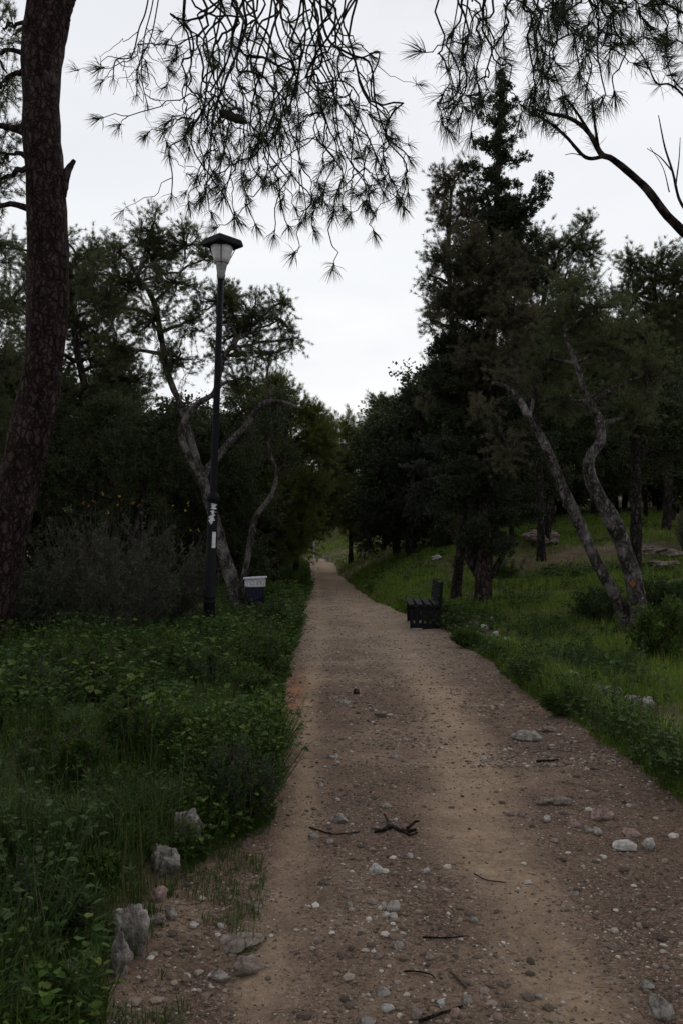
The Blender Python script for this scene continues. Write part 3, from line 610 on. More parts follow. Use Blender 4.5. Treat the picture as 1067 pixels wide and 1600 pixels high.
# the tall cypress : trunk, low boughs and clumpy dark foliage up to a bare spire
def cypress_main():
    rng = np.random.default_rng(14); d = 17.0; tm = MB(); cm = MB()
    T = [(752, 956, 31), (754, 925, 28), (756, 870, 27), (757, 800, 26), (758, 700, 22), (762, 600, 18), (767, 500, 15), (772, 400, 12), (776, 300, 9), (780, 200, 6), (784, 110, 3)]
    p, r = pxpath(T, d, 60); base = p[0].copy(); base[2] = float(HZ(base[0], base[1])); base[2] = min(base[2], p[0][2]+.1)
    p = np.vstack([p[0]-[0, 0, .25], p]); r = np.concatenate([[r[0]*1.15], r])
    tubes(tm, p, r, 16, 0, True, .08, rng)
    for q in ([(748, 905, 9), (736, 885, 9), (722, 860, 9), (706, 835, 7), (690, 822, 4)], [(744, 900, 10), (735, 860, 8), (722, 810, 6), (712, 770, 5)], [(764, 905, 9), (778, 880, 9), (792, 855, 8), (806, 835, 5)]):
        a, b = pxpath(q, d, 18); tubes(tm, a, b, 8, 0, True, .12, rng)
    # boughs
    def bough(py, side, ln, up, sz):
        x0 = np.interp(py, [110, 200, 300, 400, 500, 600, 700, 800], [784, 780, 776, 772, 767, 762, 758, 757])
        az = rng.uniform(-.9, .9) if side else rng.uniform(0, 6.28)
        a = P(x0, py, d); L = ln*d/F; dirv = np.array([side*math.cos(az), math.sin(az), 0]) if side else np.array([math.cos(az), math.sin(az), 0])
        b = a+dirv*L+np.array([0, 0, up*L]); limb(tm, a, b, .035*sz+.01, .008, rng, 5, 8, .15)
        n = max(4, int(L/.16)); t = np.linspace(.25, 1, n)[:, None]; mid = (a+b)/2-np.array([0, 0, .15*L])
        c = a*(1-t)**2+2*mid*t*(1-t)+b*t*t+rng.normal(size=(n, 3))*.05
        for cc, tt in zip(c, t[:, 0]):
            rr = (.17+.10*rng.random())*sz*(1.1-.4*tt); k = int(32*sz*(rr/.2)**2)+10
            o = nrm(rng.normal(size=(k, 3)))*rr*rng.random((k, 1))**.5*np.array([1, 1, .8]); tufts(cm, cc+o, o+np.array([0, 0, .04])+dirv*.03, 'cyp', rng, 1.15)
    # spire
    for py in np.arange(112, 340, 5.0):
        x0 = np.interp(py, [110, 200, 300, 340], [784, 780, 776, 775]); a = P(x0+rng.normal()*np.interp(py, [110, 330], [2.5, 9]), py, d+rng.normal()*.12); rr = np.interp(py, [110, 200, 340], [.06, .10, .15])*rng.uniform(.6, 1.3); k = int(60*(rr/.2)**2)+12
        o = nrm(rng.normal(size=(k, 3)))*rr*rng.random((k, 1))**.5; tufts(cm, a+o, o+np.array([0, 0, .1]), 'cyp', rng, 1.1)
    for py, sd, ln, up, sz in ((150, 1, 18, .8, .6), (190, -1, 34, .6, .75), (225, 1, 46, .7, .85), (275, -1, 66, .25, .9), (325, -1, 70, .3, 1.0), (335, 1, 70, .15, 1.0), (165, -1, 26, .5, .7), (180, 1, 30, .7, .75), (215, -1, 42, .25, .8), (250, 1, 72, .30, .95), (262, -1, 60, .2, .9), (205, 1, 34, .9, .8), (235, -1, 52, .55, .75), (285, 1, 40, .1, .8), (300, -1, 50, .1, .9), (315, 1, 44, .0, .8),
                               (360, 1, 100, .42, 1.15), (350, -1, 60, .1, .9), (390, 1, 70, .2, 1.1), (430, -1, 108, .05, 1.0), (440, 1, 70, .2, 1.2), (520, -1, 90, .0, 1.1), (575, -1, 95, 0, 1.2), (480, -1, 80, .1, 1.1)):
        bough(py, sd, ln*(.8 if py < 330 else 1), up, sz*(.78 if py < 330 else 1))
    for py in np.arange(330, 860, 7.0):
        bough(py+rng.normal()*4, 0 if rng.random() < .4 else (1 if rng.random() < .42 else -1), np.interp(py, [330, 450, 600, 760, 850], [50, 80, 105, 100, 60])*rng.uniform(.5, 1.1), rng.uniform(-.2, .3), 1.1)
    root = empty('cypress_tree', base, 'tallest dark cypress with ragged spire and reddish trunk right of the bench', 'tree')
    tm.build('trunk', M['bark_cyp'], root, base); cm.build('crown', [M['twig'], M['cypress']], root, base)
cypress_main()
hero('pine_tree', 'brownish sparse pine wrapped around the tall cypress on its left side', 'tree', 18.2,
     [[(712, 925, 15), (722, 800, 15), (712, 650, 12), (705, 500, 9), (700, 380, 7), (705, 300, 4)]],
     [(700, 275, 26, 30, 0), (682, 300, 20, 22, .3), (690, 400, 26, 34, -.3), (690, 470, 26, 34, 0), (690, 560, 26, 30, .3), (672, 500, 20, 26, 0), (668, 430, 16, 20, .2), (680, 610, 30, 30, 0), (725, 325, 40, 36, -.6), (688, 335, 24, 34, 0), (735, 390, 60, 40, -1.6), (780, 420, 50, 40, -2), (730, 465, 66, 40, -1.6), (800, 490, 50, 40, -2), (712, 530, 44, 36, 0), (760, 560, 60, 40, -1.8), (710, 610, 50, 36, 0), (728, 255, 20, 22, .2)],
     M['bark_dark'], M['pine_brown'], 'pine', 15, rc=.34, cover=1.6, tw=12, s=1.1)
hero('pine_tree', 'tall olive-green pine right of the cypress with a feathery broad top', 'tree', 21.5,
     [[(845, 862, 13), (842, 760, 12), (838, 640, 11), (842, 520, 9), (855, 430, 6)]],
     [(850, 390, 52, 36, 0), (905, 385, 34, 44, 0), (880, 440, 56, 44, .3), (820, 420, 40, 44, 0), (840, 490, 70, 44, -.3), (900, 510, 50, 44, 0), (860, 570, 66, 44, .4), (800, 540, 50, 50, 0), (915, 345, 12, 20, 0)],
     M['bark_dark'], M['pine'], 'pine', 16, rc=.38, cover=1.7, tw=12, s=1.25)
hero('pine_tree', 'left one of two leaning lichen-spotted trunks on the right bank', 'tree', 13.2,
     [[(982, 978, 20), (960, 930, 19), (935, 885, 18), (905, 820, 18), (880, 765, 17), (862, 720, 15), (846, 685, 14), (826, 655, 12), (815, 632, 11), (800, 612, 9), (784, 602, 7), (768, 598, 5)],
      [(826, 655, 7), (832, 625, 5), (828, 600, 3)], [(838, 676, 6), (842, 668, 4), (848, 664, 3)]],
     [(800, 590, 45, 30, .8), (760, 650, 40, 40, 1.5), (790, 690, 40, 50, 1.6)], M['bark_lean'], M['pine_brown'], 'pine', 17, rc=.34, cover=1.0, tw=10, limbs=False, barkj=.14)
hero('pine_tree', 'right one of two leaning trunks, S-curved with an orange paint dot', 'tree', 13.0,
     [[(1000, 975, 31), (997, 950, 28), (988, 900, 27), (972, 850, 26), (952, 805, 25), (932, 770, 23), (920, 740, 20), (922, 712, 17), (938, 690, 16), (937, 665, 15), (928, 640, 13), (914, 615, 10), (902, 575, 8), (880, 520, 6)]],
     [(880, 500, 60, 44, .3), (930, 480, 60, 50, .3), (860, 560, 50, 40, .8), (960, 540, 60, 44, 0), (1010, 580, 50, 50, .5), (900, 450, 40, 30, .5), (1000, 520, 50, 50, .8), (990, 650, 60, 40, 1.2), (880, 620, 40, 36, 1.4)],
     M['bark_lean'], M['pine'], 'pine', 18, rc=.36, cover=1.5, tw=12, barkj=.14)
hero('pine_tree', 'grey-green pine crown rising at the right edge of the frame', 'tree', 24,
     [[(1040, 830, 14), (1045, 700, 13), (1035, 560, 10), (1020, 440, 6)]],
     [(985, 410, 34, 30, 0), (1030, 410, 40, 36, 0), (1075, 420, 40, 44, 0), (990, 460, 50, 40, .3), (1050, 480, 56, 50, 0), (1000, 530, 60, 46, .3), (1060, 560, 60, 50, 0)],
     M['bark_dark'], M['pine'], 'pine', 19, rc=.42, cover=1.7, tw=12, s=1.4)
hero('pine_tree', 'straight slim trunk standing just behind the S-curved leaning trunk', 'tree', 17.5,
     [[(990, 905, 20), (993, 850, 18), (993, 760, 17), (996, 640, 14), (1004, 540, 10)]],
     [(1000, 640, 70, 50, 0), (1060, 620, 50, 60, 0), (940, 640, 50, 44, .4), (1030, 700, 56, 40, .5), (1075, 690, 40, 50, 0)],
     M['bark_dark'], M['oak'], 'oak', 20, rc=.4, cover=2.0, tw=13, s=1.2)
hero('oak_tree', 'dark bushy oak behind the leaning trunks on the hillside', 'tree', 27,
     [[(868, 858, 10), (862, 800, 9), (858, 740, 8)]],
     [(830, 640, 60, 50, 0), (900, 680, 60, 50, 0), (840, 720, 60, 44, 0), (780, 700, 50, 50, 0), (900, 740, 50, 40, 0), (770, 620, 50, 50, 0), (960, 730, 50, 40, .5)],
     M['bark_dark'], M['oak'], 'oak', 21, rc=.5, cover=2.2, tw=13, s=1.6)
hero('oak_tree', 'dark evergreen oak filling the gap under the tall cypress', 'tree', 24,
     [[(800, 862, 9), (797, 800, 8), (790, 740, 7)]],
     [(770, 740, 50, 50, 0), (810, 770, 50, 36, 0), (740, 700, 50, 50, 0), (730, 800, 40, 36, .4), (780, 660, 50, 44, 0)],
     M['bark_dark'], M['oak'], 'oak', 22, rc=.45, cover=2.2, tw=13, s=1.4)
print('background trees')
# ------------------------------------------------------------------ wood behind: two prototypes copied
def proto(name, kind, leafm, seed, ells, trunk, s):
    rng = np.random.default_rng(seed); tm = MB(); cm = MB(); p = spline(trunk, 20); tubes(tm, p[:, :3], p[:, 3], 8, 0, True, .1, rng)
    for c, sc in crown(cm, ells, kind, rng, .6, 2.2, 12, 5, s): a = p[np.argmin(np.linalg.norm(p[:, :3]-c, axis=1)+np.clip(p[:, 2]-c[2], 0, 9))]; limb(tm, a[:3], c, .06, .03, rng, 6)
    o = bpy.data.objects.new(name, None); C.collection.objects.link(o)
    tm.build('trunk', M['bark_dark'], o); cm.build('crown', [M['twig'], leafm], o); return o
pA = proto('oak_tree', 'oak', M['oak'], 31, [(0, 0, 2.6, 1.7, 1.5, 1.2), (1, .3, 3.8, 1.3, 1.2, 1.1), (-1.1, -.2, 3.9, 1.3, 1.2, 1.1), (.1, 0, 5, 1.3, 1.2, 1), (-1.3, .4, 2.2, 1.0, 1, 1), (1.4, 0, 2.3, 1, 1, 1), (0, 0, 1.5, 1.3, 1.3, .9)], [(0, 0, -.3, .16), (.1, 0, 1.2, .13), (-.1, .1, 2.8, .10), (.1, 0, 4.6, .05)], 2.6)
pB = proto('pine_tree', 'pine', M['pine'], 32, [(0, 0, 6.4, 1.5, 1.3, .9), (1.2, .2, 5.4, 1.3, 1.2, .8), (-1.2, -.2, 5.5, 1.3, 1.2, .8), (0, 0, 4.5, 1.6, 1.4, .9), (-.8, .4, 3.6, 1.2, 1, .8), (1.0, 0, 3.5, 1.2, 1, .8)], [(0, 0, -.3, .17), (.15, 0, 2, .14), (-.1, .1, 4, .11), (.1, 0, 6, .05)], 2.4)
BG = [  # px of the base, distance, kind, scale, label
 (40, 27, 'A', 1.15, 'dark oak deep in the thicket behind the left pine trunk'), (120, 30, 'A', 1.2, 'dark oak behind the dry flowering shrub'), (200, 33, 'A', 1.2, 'dark oak deep behind the evergreen oak left of the lamp'),
 (280, 30, 'A', 1.2, 'dark oak glimpsed left of the lamp post'), (350, 33, 'A', 1.25, 'dark oak behind the lamp post and bin'), (410, 40, 'A', 1.3, 'distant oak beyond the litter bin'), (-20, 22, 'A', 1.1, 'dark oak at the far left edge'),
 (80, 38, 'B', 1.1, 'distant pine seen between the left crowns'), (250, 42, 'B', 1.1, 'distant pine behind the forked pine crown'), (440, 50, 'A', 1.2, 'distant oak lining the left side of the far path'), (448, 70, 'A', 1.1, 'farthest oak on the left of the path end'),
 (470, 104, 'A', 1.4, 'farthest dark oak behind the white post'), (520, 112, 'A', 1.2, 'dark oak at the very end of the path'), (568, 84, 'A', 1.1, 'oak at the far right corner of the path end'), (620, 66, 'A', 1.1, 'distant oak right of the far path'),
 (612, 55, 'A', 1.0, 'shaded oak halfway along the right side of the far path'), (620, 36, 'A', 1.15, 'shaded oak behind the dense cypress mass'), (680, 32, 'A', 1.2, 'shaded oak above the grassy mound'), (740, 34, 'A', 1.3, 'dark oak on the slope behind the tall cypress'),
 (820, 40, 'A', 1.5, 'dark oak up the hillside between cypress and leaning trunks'), (890, 44, 'A', 1.6, 'dark oak up the hillside seen past the leaning trunk'), (960, 38, 'A', 1.4, 'dark oak up the hillside between the two leaning trunks and the edge'), (1030, 40, 'A', 1.5, 'dark oak high on the hillside at the right'),
 (1090, 32, 'A', 1.4, 'dark oak cut by the right edge of the frame'), (930, 34, 'B', 1.2, 'hillside pine with its crown above the leaning trunks'), (1000, 55, 'A', 1.8, 'far oak on the crest at right'), (860, 60, 'A', 1.8, 'far oak on the crest behind the olive-green pine'), (715, 55, 'A', 1.4, 'far oak on the crest behind the juniper'), (150, 50, 'A', 1.4, 'far oak closing the left thicket'), (330, 55, 'A', 1.4, 'far oak closing the view behind the lamp'),(30, 45, 'A', 1.5, 'far oak at the left edge of the wood'),(250, 25, 'A', .75, 'short oak in the shade behind the dry shrub'),(90, 22, 'A', .75, 'short oak low behind the dry shrub'),(390, 27, 'A', .75, 'short oak in the shade behind the litter bin'), (1130, 25, 'A', 1.2, 'dark oak just at the right border'),
 (538, 92, 'A', 1.15, 'small far oak straddling the end of the path'), (505, 97, 'A', 1.0, 'small far oak right behind the white post'), (805, 33, 'A', .8, 'short oak on the slope right of the tall cypress'), (872, 37, 'A', .85, 'short oak behind the thin trunks on the slope'), (925, 35, 'A', .85, 'short oak seen between the two leaning trunks'), (975, 40, 'A', .95, 'short oak behind the S-curved trunk'), (1030, 37, 'A', .9, 'short oak behind the terrace stones at right'), (1085, 35, 'A', .9, 'short oak at the right edge behind the yellow flowers'), (845, 43, 'A', 1.0, 'short oak higher up the slope behind the thin trunks'),
 (0, 32, 'B', 1.3, 'tall pine in the far left wood'), (170, 36, 'B', 1.25, 'tall pine rising behind the dry shrub'), (340, 44, 'B', 1.25, 'tall pine far behind the lamp'), (60, 60, 'A', 2.0, 'huge oak farthest away at left'), (200, 64, 'A', 2.0, 'huge oak farthest away left of the lamp'), (390, 66, 'A', 1.9, 'huge oak farthest away behind the bin'),
 (660, 46, 'A', 1.2, 'shaded oak behind the mound crest'), (670, 75, 'A', 1.5, 'huge far oak behind the bench'), (760, 48, 'A', 1.7, 'shaded oak up the slope right of the cypress'), (910, 54, 'A', 2.0, 'far oak up the slope between the leaning trunks'), (1060, 58, 'A', 2.0, 'far oak up the slope at the right edge'), (800, 70, 'A', 2.3, 'farthest oak on the hill crest'), (980, 75, 'A', 2.5, 'farthest big oak on the right crest'),
 (730, 42, 'B', 1.3, 'tall pine on the slope behind the cypress'), (830, 48, 'B', 1.4, 'tall pine on the slope behind the olive-green pine'), (1060, 34, 'B', 1.2, 'tall pine behind the crown at the right edge')]
used = set(); rb = np.random.default_rng(99)
for px, d, kd, sc, lab in BG:
    src = pA if kd == 'A' else pB
    if kd in used:
        o = src.copy(); C.collection.objects.link(o)
        for ch in src.children:
            c = ch.copy(); C.collection.objects.link(c); c.parent = o
    else: o = src; used.add(kd)
    x = (px-533.5)/F*d; o.location = (x, d, float(gnd(x, d))); o.rotation_euler = (0, 0, rb.uniform(0, 6.28)); o.scale = (sc*rb.uniform(.95, 1.2), sc*rb.uniform(.95, 1.2), sc*rb.uniform(.85, 1.1))
    tag(o, lab, 'tree', 'trees of the dark background wood')
# ------------------------------------------------------------------ thin trunks on the hillside
def thin_tree(px, py, d, top, wpx, lab, lean=0, seed=0):
    return hero('thin_tree', lab, 'tree', d, [[(px, py, wpx), (px+lean*.4, (py+top)/2, wpx*.85), (px+lean, top, wpx*.6)]], [(px+lean, top-10, 44, 30, 0), (px+lean-20, top-40, 36, 30, 0)], M['bark_dark'], M['oak'], 'oak', seed, rc=.45, cover=1.6, s=1.5, group='thin trunks on the hillside')
thin_tree(853, 862, 23, 760, 13, 'short grey trunk left of a forked sapling on the far slope', 5, 51)
thin_tree(1045, 832, 26, 740, 10, 'thin trunk leaning right near the frame edge on the far slope', 24, 52)
thin_tree(1010, 850, 28, 740, 9, 'thin upright trunk far up the slope near the right edge', -4, 53)
# ------------------------------------------------------------------ overhanging pines close to the camera
print('overhang')
def strand(mb, a, b, ra, rb_, rng, wob, n=22, kink=.35):
    """a wandering, kinked shoot from a to b; returns its points"""
    t = np.linspace(0, 1, n); L = np.linalg.norm(b-a)
    p = a[None]*(1-t[:, None])+b[None]*t[:, None]
    ph = rng.random((3, 4))*6.28; amp = wob*L
    env = np.sin(np.pi*t)**.6
    for i in range(3):
        o = sum(np.sin(t*(2+3.1*q)*math.pi+ph[i, q])/(1+q*.9) for q in range(4))
        p[:, i] += o*amp*env*(1 if i != 1 else .5)*.5
    p += rng.normal(size=p.shape)*.004*env[:, None]
    tubes(mb, p, np.linspace(ra, rb_, n), 5, 0, True); return p
def ntuft(mb, pos, dr, rng, n=26, L=.085, W=.0023, sp=.6, m=1):
    L = L*.85; n = int(n*1.35)
    d = nrm(nrm(dr)[None]+rng.normal(size=(n, 3))*sp)
    base = pos+nrm(dr)*rng.uniform(-.03, .0, (n, 1))
    mid = base+d*L*.55; tip = base+d*L*(.75+.35*rng.random((n, 1)))+np.array([0, 0, -.006])+nrm(dr)*.008
    side = nrm(np.cross(d, rng.normal(size=(n, 3))))*W/2
    V = np.stack([base-side, base+side, mid+side, mid-side, tip], 1); i = np.arange(n)[:, None]*5
    mb.add(V, i+np.array([[0, 1, 2, 3]]), m); mb.f.append((i+np.array([[3, 2, 4]])+mb.n-n*5, m, False))
def hang(cm, tm, starts_ends, d0, rng, kids=3, tuftL=.085, ntf=24, wob=.10, along=.3, kidlen=(35, 110), thick=1., kdx=34):
    for (sx, sy, ex, ey, dd) in starts_ends:
        a = P(sx, sy, d0+dd); b = P(ex, ey, d0+dd+rng.normal()*.12)
        L = abs(ey-sy)+abs(ex-sx)
        r0 = (.0036+.0019*min(1, L/350))*thick
        p = strand(tm, a, b, r0*1.25, .0024*thick, rng, wob*rng.uniform(.5, 1.1), n=max(12, int(L/11)))
        ntuft(cm, p[-1], p[-1]-p[-3], rng, ntf, tuftL)
        n = len(p); pp = p[::4]
        for j in range(4, n-2, 3):
            if rng.random() < along*(j/n)*1.5: ntuft(cm, p[j], (p[j+1]-p[j-1])+rng.normal(size=3)*.03, rng, int(ntf*.8), tuftL*.9, sp=.8)
        for q in range(kids):
            j = int(rng.uniform(.42, .95)*n); ln = rng.uniform(*kidlen)*(d0/F)
            dv = np.array([rng.normal()*kdx*d0/F, rng.normal()*.07, -ln*.8]); c = p[j]+dv
            k = strand(tm, p[j], c, r0*.62, .0018*thick, rng, .12, 12)
            ntuft(cm, k[-1], k[-1]-k[-3], rng, ntf, tuftL)
            if rng.random() < .6:
                j2 = rng.integers(3, 10); c2 = k[j2]+np.array([rng.normal()*.06, rng.normal()*.05, -.04-.10*rng.random()]); k2 = strand(tm, k[j2], c2, .0024*thick, .0016*thick, rng, .1, 8); ntuft(cm, k2[-1], k2[-1]-k2[-3], rng, int(ntf*.9), tuftL)
            if rng.random() < .3: ntuft(cm, k[6], k[7]-k[5]+rng.normal(size=3)*.03, rng, int(ntf*.6), tuftL*.8, sp=.9)
rng = np.random.default_rng(61); tm = MB(); cm = MB()
D0 = 3.9
base = np.array([-3.3, 2.2, float(gnd(-3.3, 2.2))])
tp = spline([(-3.3, 2.2, -.2, .24), (-3.2, 2.2, 1.5, .20), (-3.25, 2.3, 3.2, .18), (-3.1, 2.4, 5, .15), (-3.0, 2.5, 7.2, .09)], 40)
tubes(tm, tp[:, :3], tp[:, 3], 16, 0, True, .12, rng)
lb = spline([(-3.15, 2.35, 4.2, .10), (-2.3, 2.9, 5.0, .08), (-1.4, 3.6, 5.25, .065), (-.6, 3.9, 5.15, .05), (0.0, 4.0, 4.95, .035), (.5, 4.05, 4.75, .02)], 50)
tubes(tm, lb[:, :3], lb[:, 3], 10, 0, True, .1, rng)
def from_limb(px):
    x = (px-533.5)/F*D0; j = np.argmin(abs(lb[:, 0]-x*1.25)); q = lb[j, :3]; return q
SE = []
ends_ = [(272, 300), (285, 335), (300, 250), (318, 372), (332, 300), (345, 340), (352, 250), (372, 385), (388, 335), (402, 395), (415, 300), (428, 412), (440, 350), (452, 395), (468, 330), (478, 375), (492, 402), (505, 340), (520, 372), (535, 300), (548, 372), (560, 330), (575, 355), (598, 300), (625, 345), (600, 262), (600, 330),
         (400, 240), (500, 220), (455, 290), (315, 200), (530, 330), (410, 300), (465, 230), (375, 230)]
for i, (ex, ey) in enumerate(ends_):
    ex = ex+max(0, 350-ex)*.45; ey = ey-max(0, ey-250)*.22-8
    sx = 420+(ex-455)*.72+rng.normal()*26; SE.append((sx, -150+rng.normal()*25, ex, ey, rng.normal()*.28))
hang(cm, tm, SE, D0, rng, kids=2, tuftL=.088, ntf=32, wob=.13, along=.22, kdx=48)
# explicit strands seen in the photograph
for pts, w0 in (([(495, -130), (500, 0), (512, 60), (545, 84), (578, 100), (586, 160), (604, 212), (632, 238), (640, 250)], 9),
                ([(372, -120), (380, 0), (385, 40), (372, 80), (352, 130), (335, 180), (328, 250), (322, 300)], 10),
                ([(392, -100), (398, 20), (420, 55), (436, 110), (462, 150), (468, 200)], 8), ([(440, -100), (438, 10), (455, 62), (500, 72), (548, 74)], 7),
                ([(250, -150), (232, 0), (218, 45), (206, 88), (182, 94), (177, 124)], 5), ([(262, -140), (240, 0), (226, 60), (222, 120), (232, 168)], 4), ([(270, -140), (248, 0), (236, 60), (218, 100), (214, 150)], 4),
                ([(300, -140), (288, 0), (290, 40), (318, 62), (330, 100)], 6), ([(505, -120), (520, 0), (535, 60), (528, 110), (560, 180), (590, 250), (606, 290)], 6), ([(470, -120), (476, 0), (498, 90), (520, 140), (535, 230), (580, 300)], 6),
                ([(330, -120), (345, 0), (338, 60), (325, 110), (318, 170), (288, 215), (265, 232), (270, 275), (268, 310)], 6)):
    R = np.array([[*P(x, y, D0+rng.normal()*.02), 0] for x, y in pts]); s_ = spline(R, 44); p = s_[:, :3]
    tubes(tm, p, np.linspace(w0*.55, 1.8, 44)*D0/F*.5, 5, 0, True)
    ntuft(cm, p[-1], p[-1]-p[-4], rng, 16 if w0 < 6 else 26, .07 if w0 < 6 else .088)
    for j in range(18, 42, 4):
        if rng.random() < (.25 if w0 < 6 else .5): ntuft(cm, p[j], p[j+1]-p[j-1]+rng.normal(size=3)*.04, rng, 12 if w0 < 6 else 22, .06 if w0 < 6 else .085, sp=.8)
        c2 = p[j]+np.array([rng.normal()*.12, rng.normal()*.08, -.1-.1*rng.random()]); k2 = strand(tm, p[j], c2, .0022, .001, rng, .12, 10); 
        if w0 >= 6 or rng.random() < .4: ntuft(cm, k2[-1], k2[-1]-k2[-3], rng, 20, .08)
# connecting shoots from the bough down to where strands start
for q in SE[::2]:
    a = from_limb(q[0]); b = P(q[0], q[1], D0+q[4]); strand(tm, a, b, .014, .005, rng, .08, 10)
for sx in (250, 262, 270, 300): strand(tm, from_limb(sx-60), P(sx, -145, D0), .012, .005, rng, .08, 10)
crown(cm, [(-2.6, 2.0, 6.2, 1.2, 1.0, .6), (-1.2, 3.4, 6.1, 1.2, .8, .5), (-3.0, 2.8, 7.2, 1.0, 1.0, .6), (.2, 3.2, 5.9, .9, .8, .4)], 'pine', rng, .4, 1.3, 10, 5, 1.0)
root = empty('pine_tree', base, 'near pine whose thin drooping twigs and needle tufts hang over the top centre', 'tree')
tm.build('trunk', M['bark_dark'], root, base); cm.build('needles', [M['twig'], M['needle_near']], root, base)
mb = MB()
def cone(px, py, d, ln, w_, ang, rng):
    c = P(px, py, d); n = 12; t = np.linspace(0, 1, n); dv = np.array([math.cos(ang), .1, math.sin(ang)]); p = c+dv*(t[:, None]-.5)*ln
    tubes(mb, p, w_*np.sin(np.pi*np.clip(t*.82+.12, 0, 1))**.8*(1+.15*(np.arange(n) % 2)), 9, 0, True, .25, rng, cap=True)
    k = 70; q = p[rng.integers(1, n-1, k)]; leaves(mb, q, rng.normal(size=(k, 3))+dv*.4, w_*1.25, w_*.5, 'diamond', 0, rng)
cone(365, 183, 3.7, .135, .020, -.35, rng); cone(352, 178, 3.75, .05, .015, .5, rng)
mb.build('pine_cone', M['twig'], root, base)
# right-hand near pine
rng = np.random.default_rng(63); tm = MB(); cm = MB(); D1 = 3.5
base = np.array([3.6, 4.6, float(gnd(3.6, 4.6))])
tp = spline([(3.6, 4.6, -.2, .22), (3.5, 4.6, 1.5, .18), (3.6, 4.5, 3.2, .16), (3.4, 4.4, 5, .13), (3.3, 4.3, 7, .08)], 40)
tubes(tm, tp[:, :3], tp[:, 3], 16, 0, True, .12, rng)
def wood(pts, d, n=40, k=8, dd=0):
    R = np.array([[*P(q[0], q[1], d+(q[3] if len(q) > 3 else dd)), q[2]/2*d/F] for q in pts]); s_ = spline(R, n); tubes(tm, s_[:, :3], np.maximum(s_[:, 3], .0008), k, 0, True, .1, rng); return s_[:, :3]
j0 = tp[15]
e0 = P(1067, 362, D1); R = np.array([[*tp[14, :3], .045], [*(tp[14, :3]*.4+e0*.6+np.array([0, 0, -.12])), .028], [*e0, 16/2*D1/F]]); s_ = spline(R, 20); tubes(tm, s_[:, :3], s_[:, 3], 10, 0, True, .1, rng)
w1 = wood([(1067, 362, 15), (1040, 335, 14), (1012, 298, 13), (985, 272, 11), (955, 248, 10), (938, 240, 9), (918, 206, 7), (890, 185, 6), (860, 178, 5), (835, 170, 3)], D1)
w2 = wood([(945, 244, 7), (915, 246, 6), (885, 215, 5), (862, 195, 4), (830, 175, 3)], D1)
w3 = wood([(925, 215, 6), (900, 175, 4), (880, 150, 3)], D1); w4 = wood([(935, 235, 5), (928, 190, 4), (925, 160, 3)], D1)
w5 = wood([(1075, 335, 6), (1060, 310, 5), (1050, 268, 4), (1038, 230, 3), (1028, 180, 1.5)], D1, dd=.3); wood([(1050, 268, 3), (1030, 245, 2), (1010, 232, 1.2)], D1, 20, 5, .3); wood([(1055, 290, 3), (1060, 250, 2), (1062, 215, 1.2)], D1, 20, 5, .3)
wood([(1045, 300, 2.5), (1035, 262, 1.5), (1015, 230, 1)], D1, 16, 4, .3); wood([(915, 245, 2), (895, 240, 1.5), (882, 242, 1)], D1, 12, 4)
for wv in (w1, w2, w3, w4):
    for j in list(range(24, 40, 4))+[39]:
        ntuft(cm, wv[j], (wv[min(j+1, 39)]-wv[j-1])+rng.normal(size=3)*.03, rng, 20, .085, sp=.8)
# upper bough above the frame
a_ = tp[26]; lb2 = spline([(*a_[:3], .09), (2.4, 4.0, 4.7, .06), (1.6, 3.7, 4.55, .045), (.9, 3.5, 4.35, .03), (.45, 3.45, 4.2, .015)], 40); tubes(tm, lb2[:, :3], lb2[:, 3], 9, 0, True, .1, rng)
SE = []
for ex, ey in ((700, 205), (690, 150), (715, 190), (735, 215), (750, 150), (725, 90), (775, 120), (790, 60), (810, 90), (830, 175), (845, 120), (850, 190), (870, 100), (880, 160), (905, 120), (860, 60), (920, 60), (950, 100), (940, 160), (960, 150), (985, 60), (1010, 40), (1000, 20), (1040, 60), (1060, 40), (790, 165), (760, 40), (890, 30), (915, 140), (975, 20), (930, 15), (835, 30), (740, 110), (855, 150), (840, 95), (895, 75), (865, 35), (880, 10), (950, 40)):
    if ex % 20 == 10 and ex < 900 and ey < 130: continue
    SE.append((ex+(830-ex)*.15+rng.normal()*18, -110+rng.normal()*20, ex, ey, rng.normal()*.25))
hang(cm, tm, SE, D1, rng, kids=1, tuftL=.12, ntf=34, wob=.11, along=.28, kidlen=(25, 60), thick=1.0)
for q in SE[::2]:
    x = (q[0]-533.5)/F*D1; j = np.argmin(abs(lb2[:, 0]-x*1.1)); strand(tm, lb2[j, :3], P(q[0], q[1], D1+q[4]), .012, .004, rng, .08, 10)
for pts, w0 in (([(735, -100), (730, 0), (722, 60), (720, 100), (712, 150), (700, 190)], 5), ([(720, -100), (715, 0), (700, 90), (706, 140), (690, 190)], 4),
                ([(1090, 190), (1067, 150), (1045, 132), (1025, 130), (1010, 100), (990, 70), (960, 55), (930, 50)], 6), ([(1090, 100), (1062, 65), (1040, 70), (1010, 60), (985, 68)], 4), ([(1100, 30), (1067, 20), (1040, 5), (1020, -20)], 9), ([(1090, 160), (1060, 135), (1045, 110), (1040, 80)], 4),
                ([(860, -80), (862, 0), (890, 40), (925, 62), (960, 70)], 5), ([(800, -80), (792, 0), (786, 60), (790, 110)], 5)):
    R = np.array([[*P(x, y, D1), 0] for x, y in pts]); s_ = spline(R, 36); p = s_[:, :3]; tubes(tm, p, np.linspace(w0*.5, .8, 36)*D1/F*.7, 5, 0, True)
    for j in (14, 20, 26, 31, 35): ntuft(cm, p[j], p[j]-p[j-2]+rng.normal(size=3)*.03, rng, 26, .10, sp=.75)
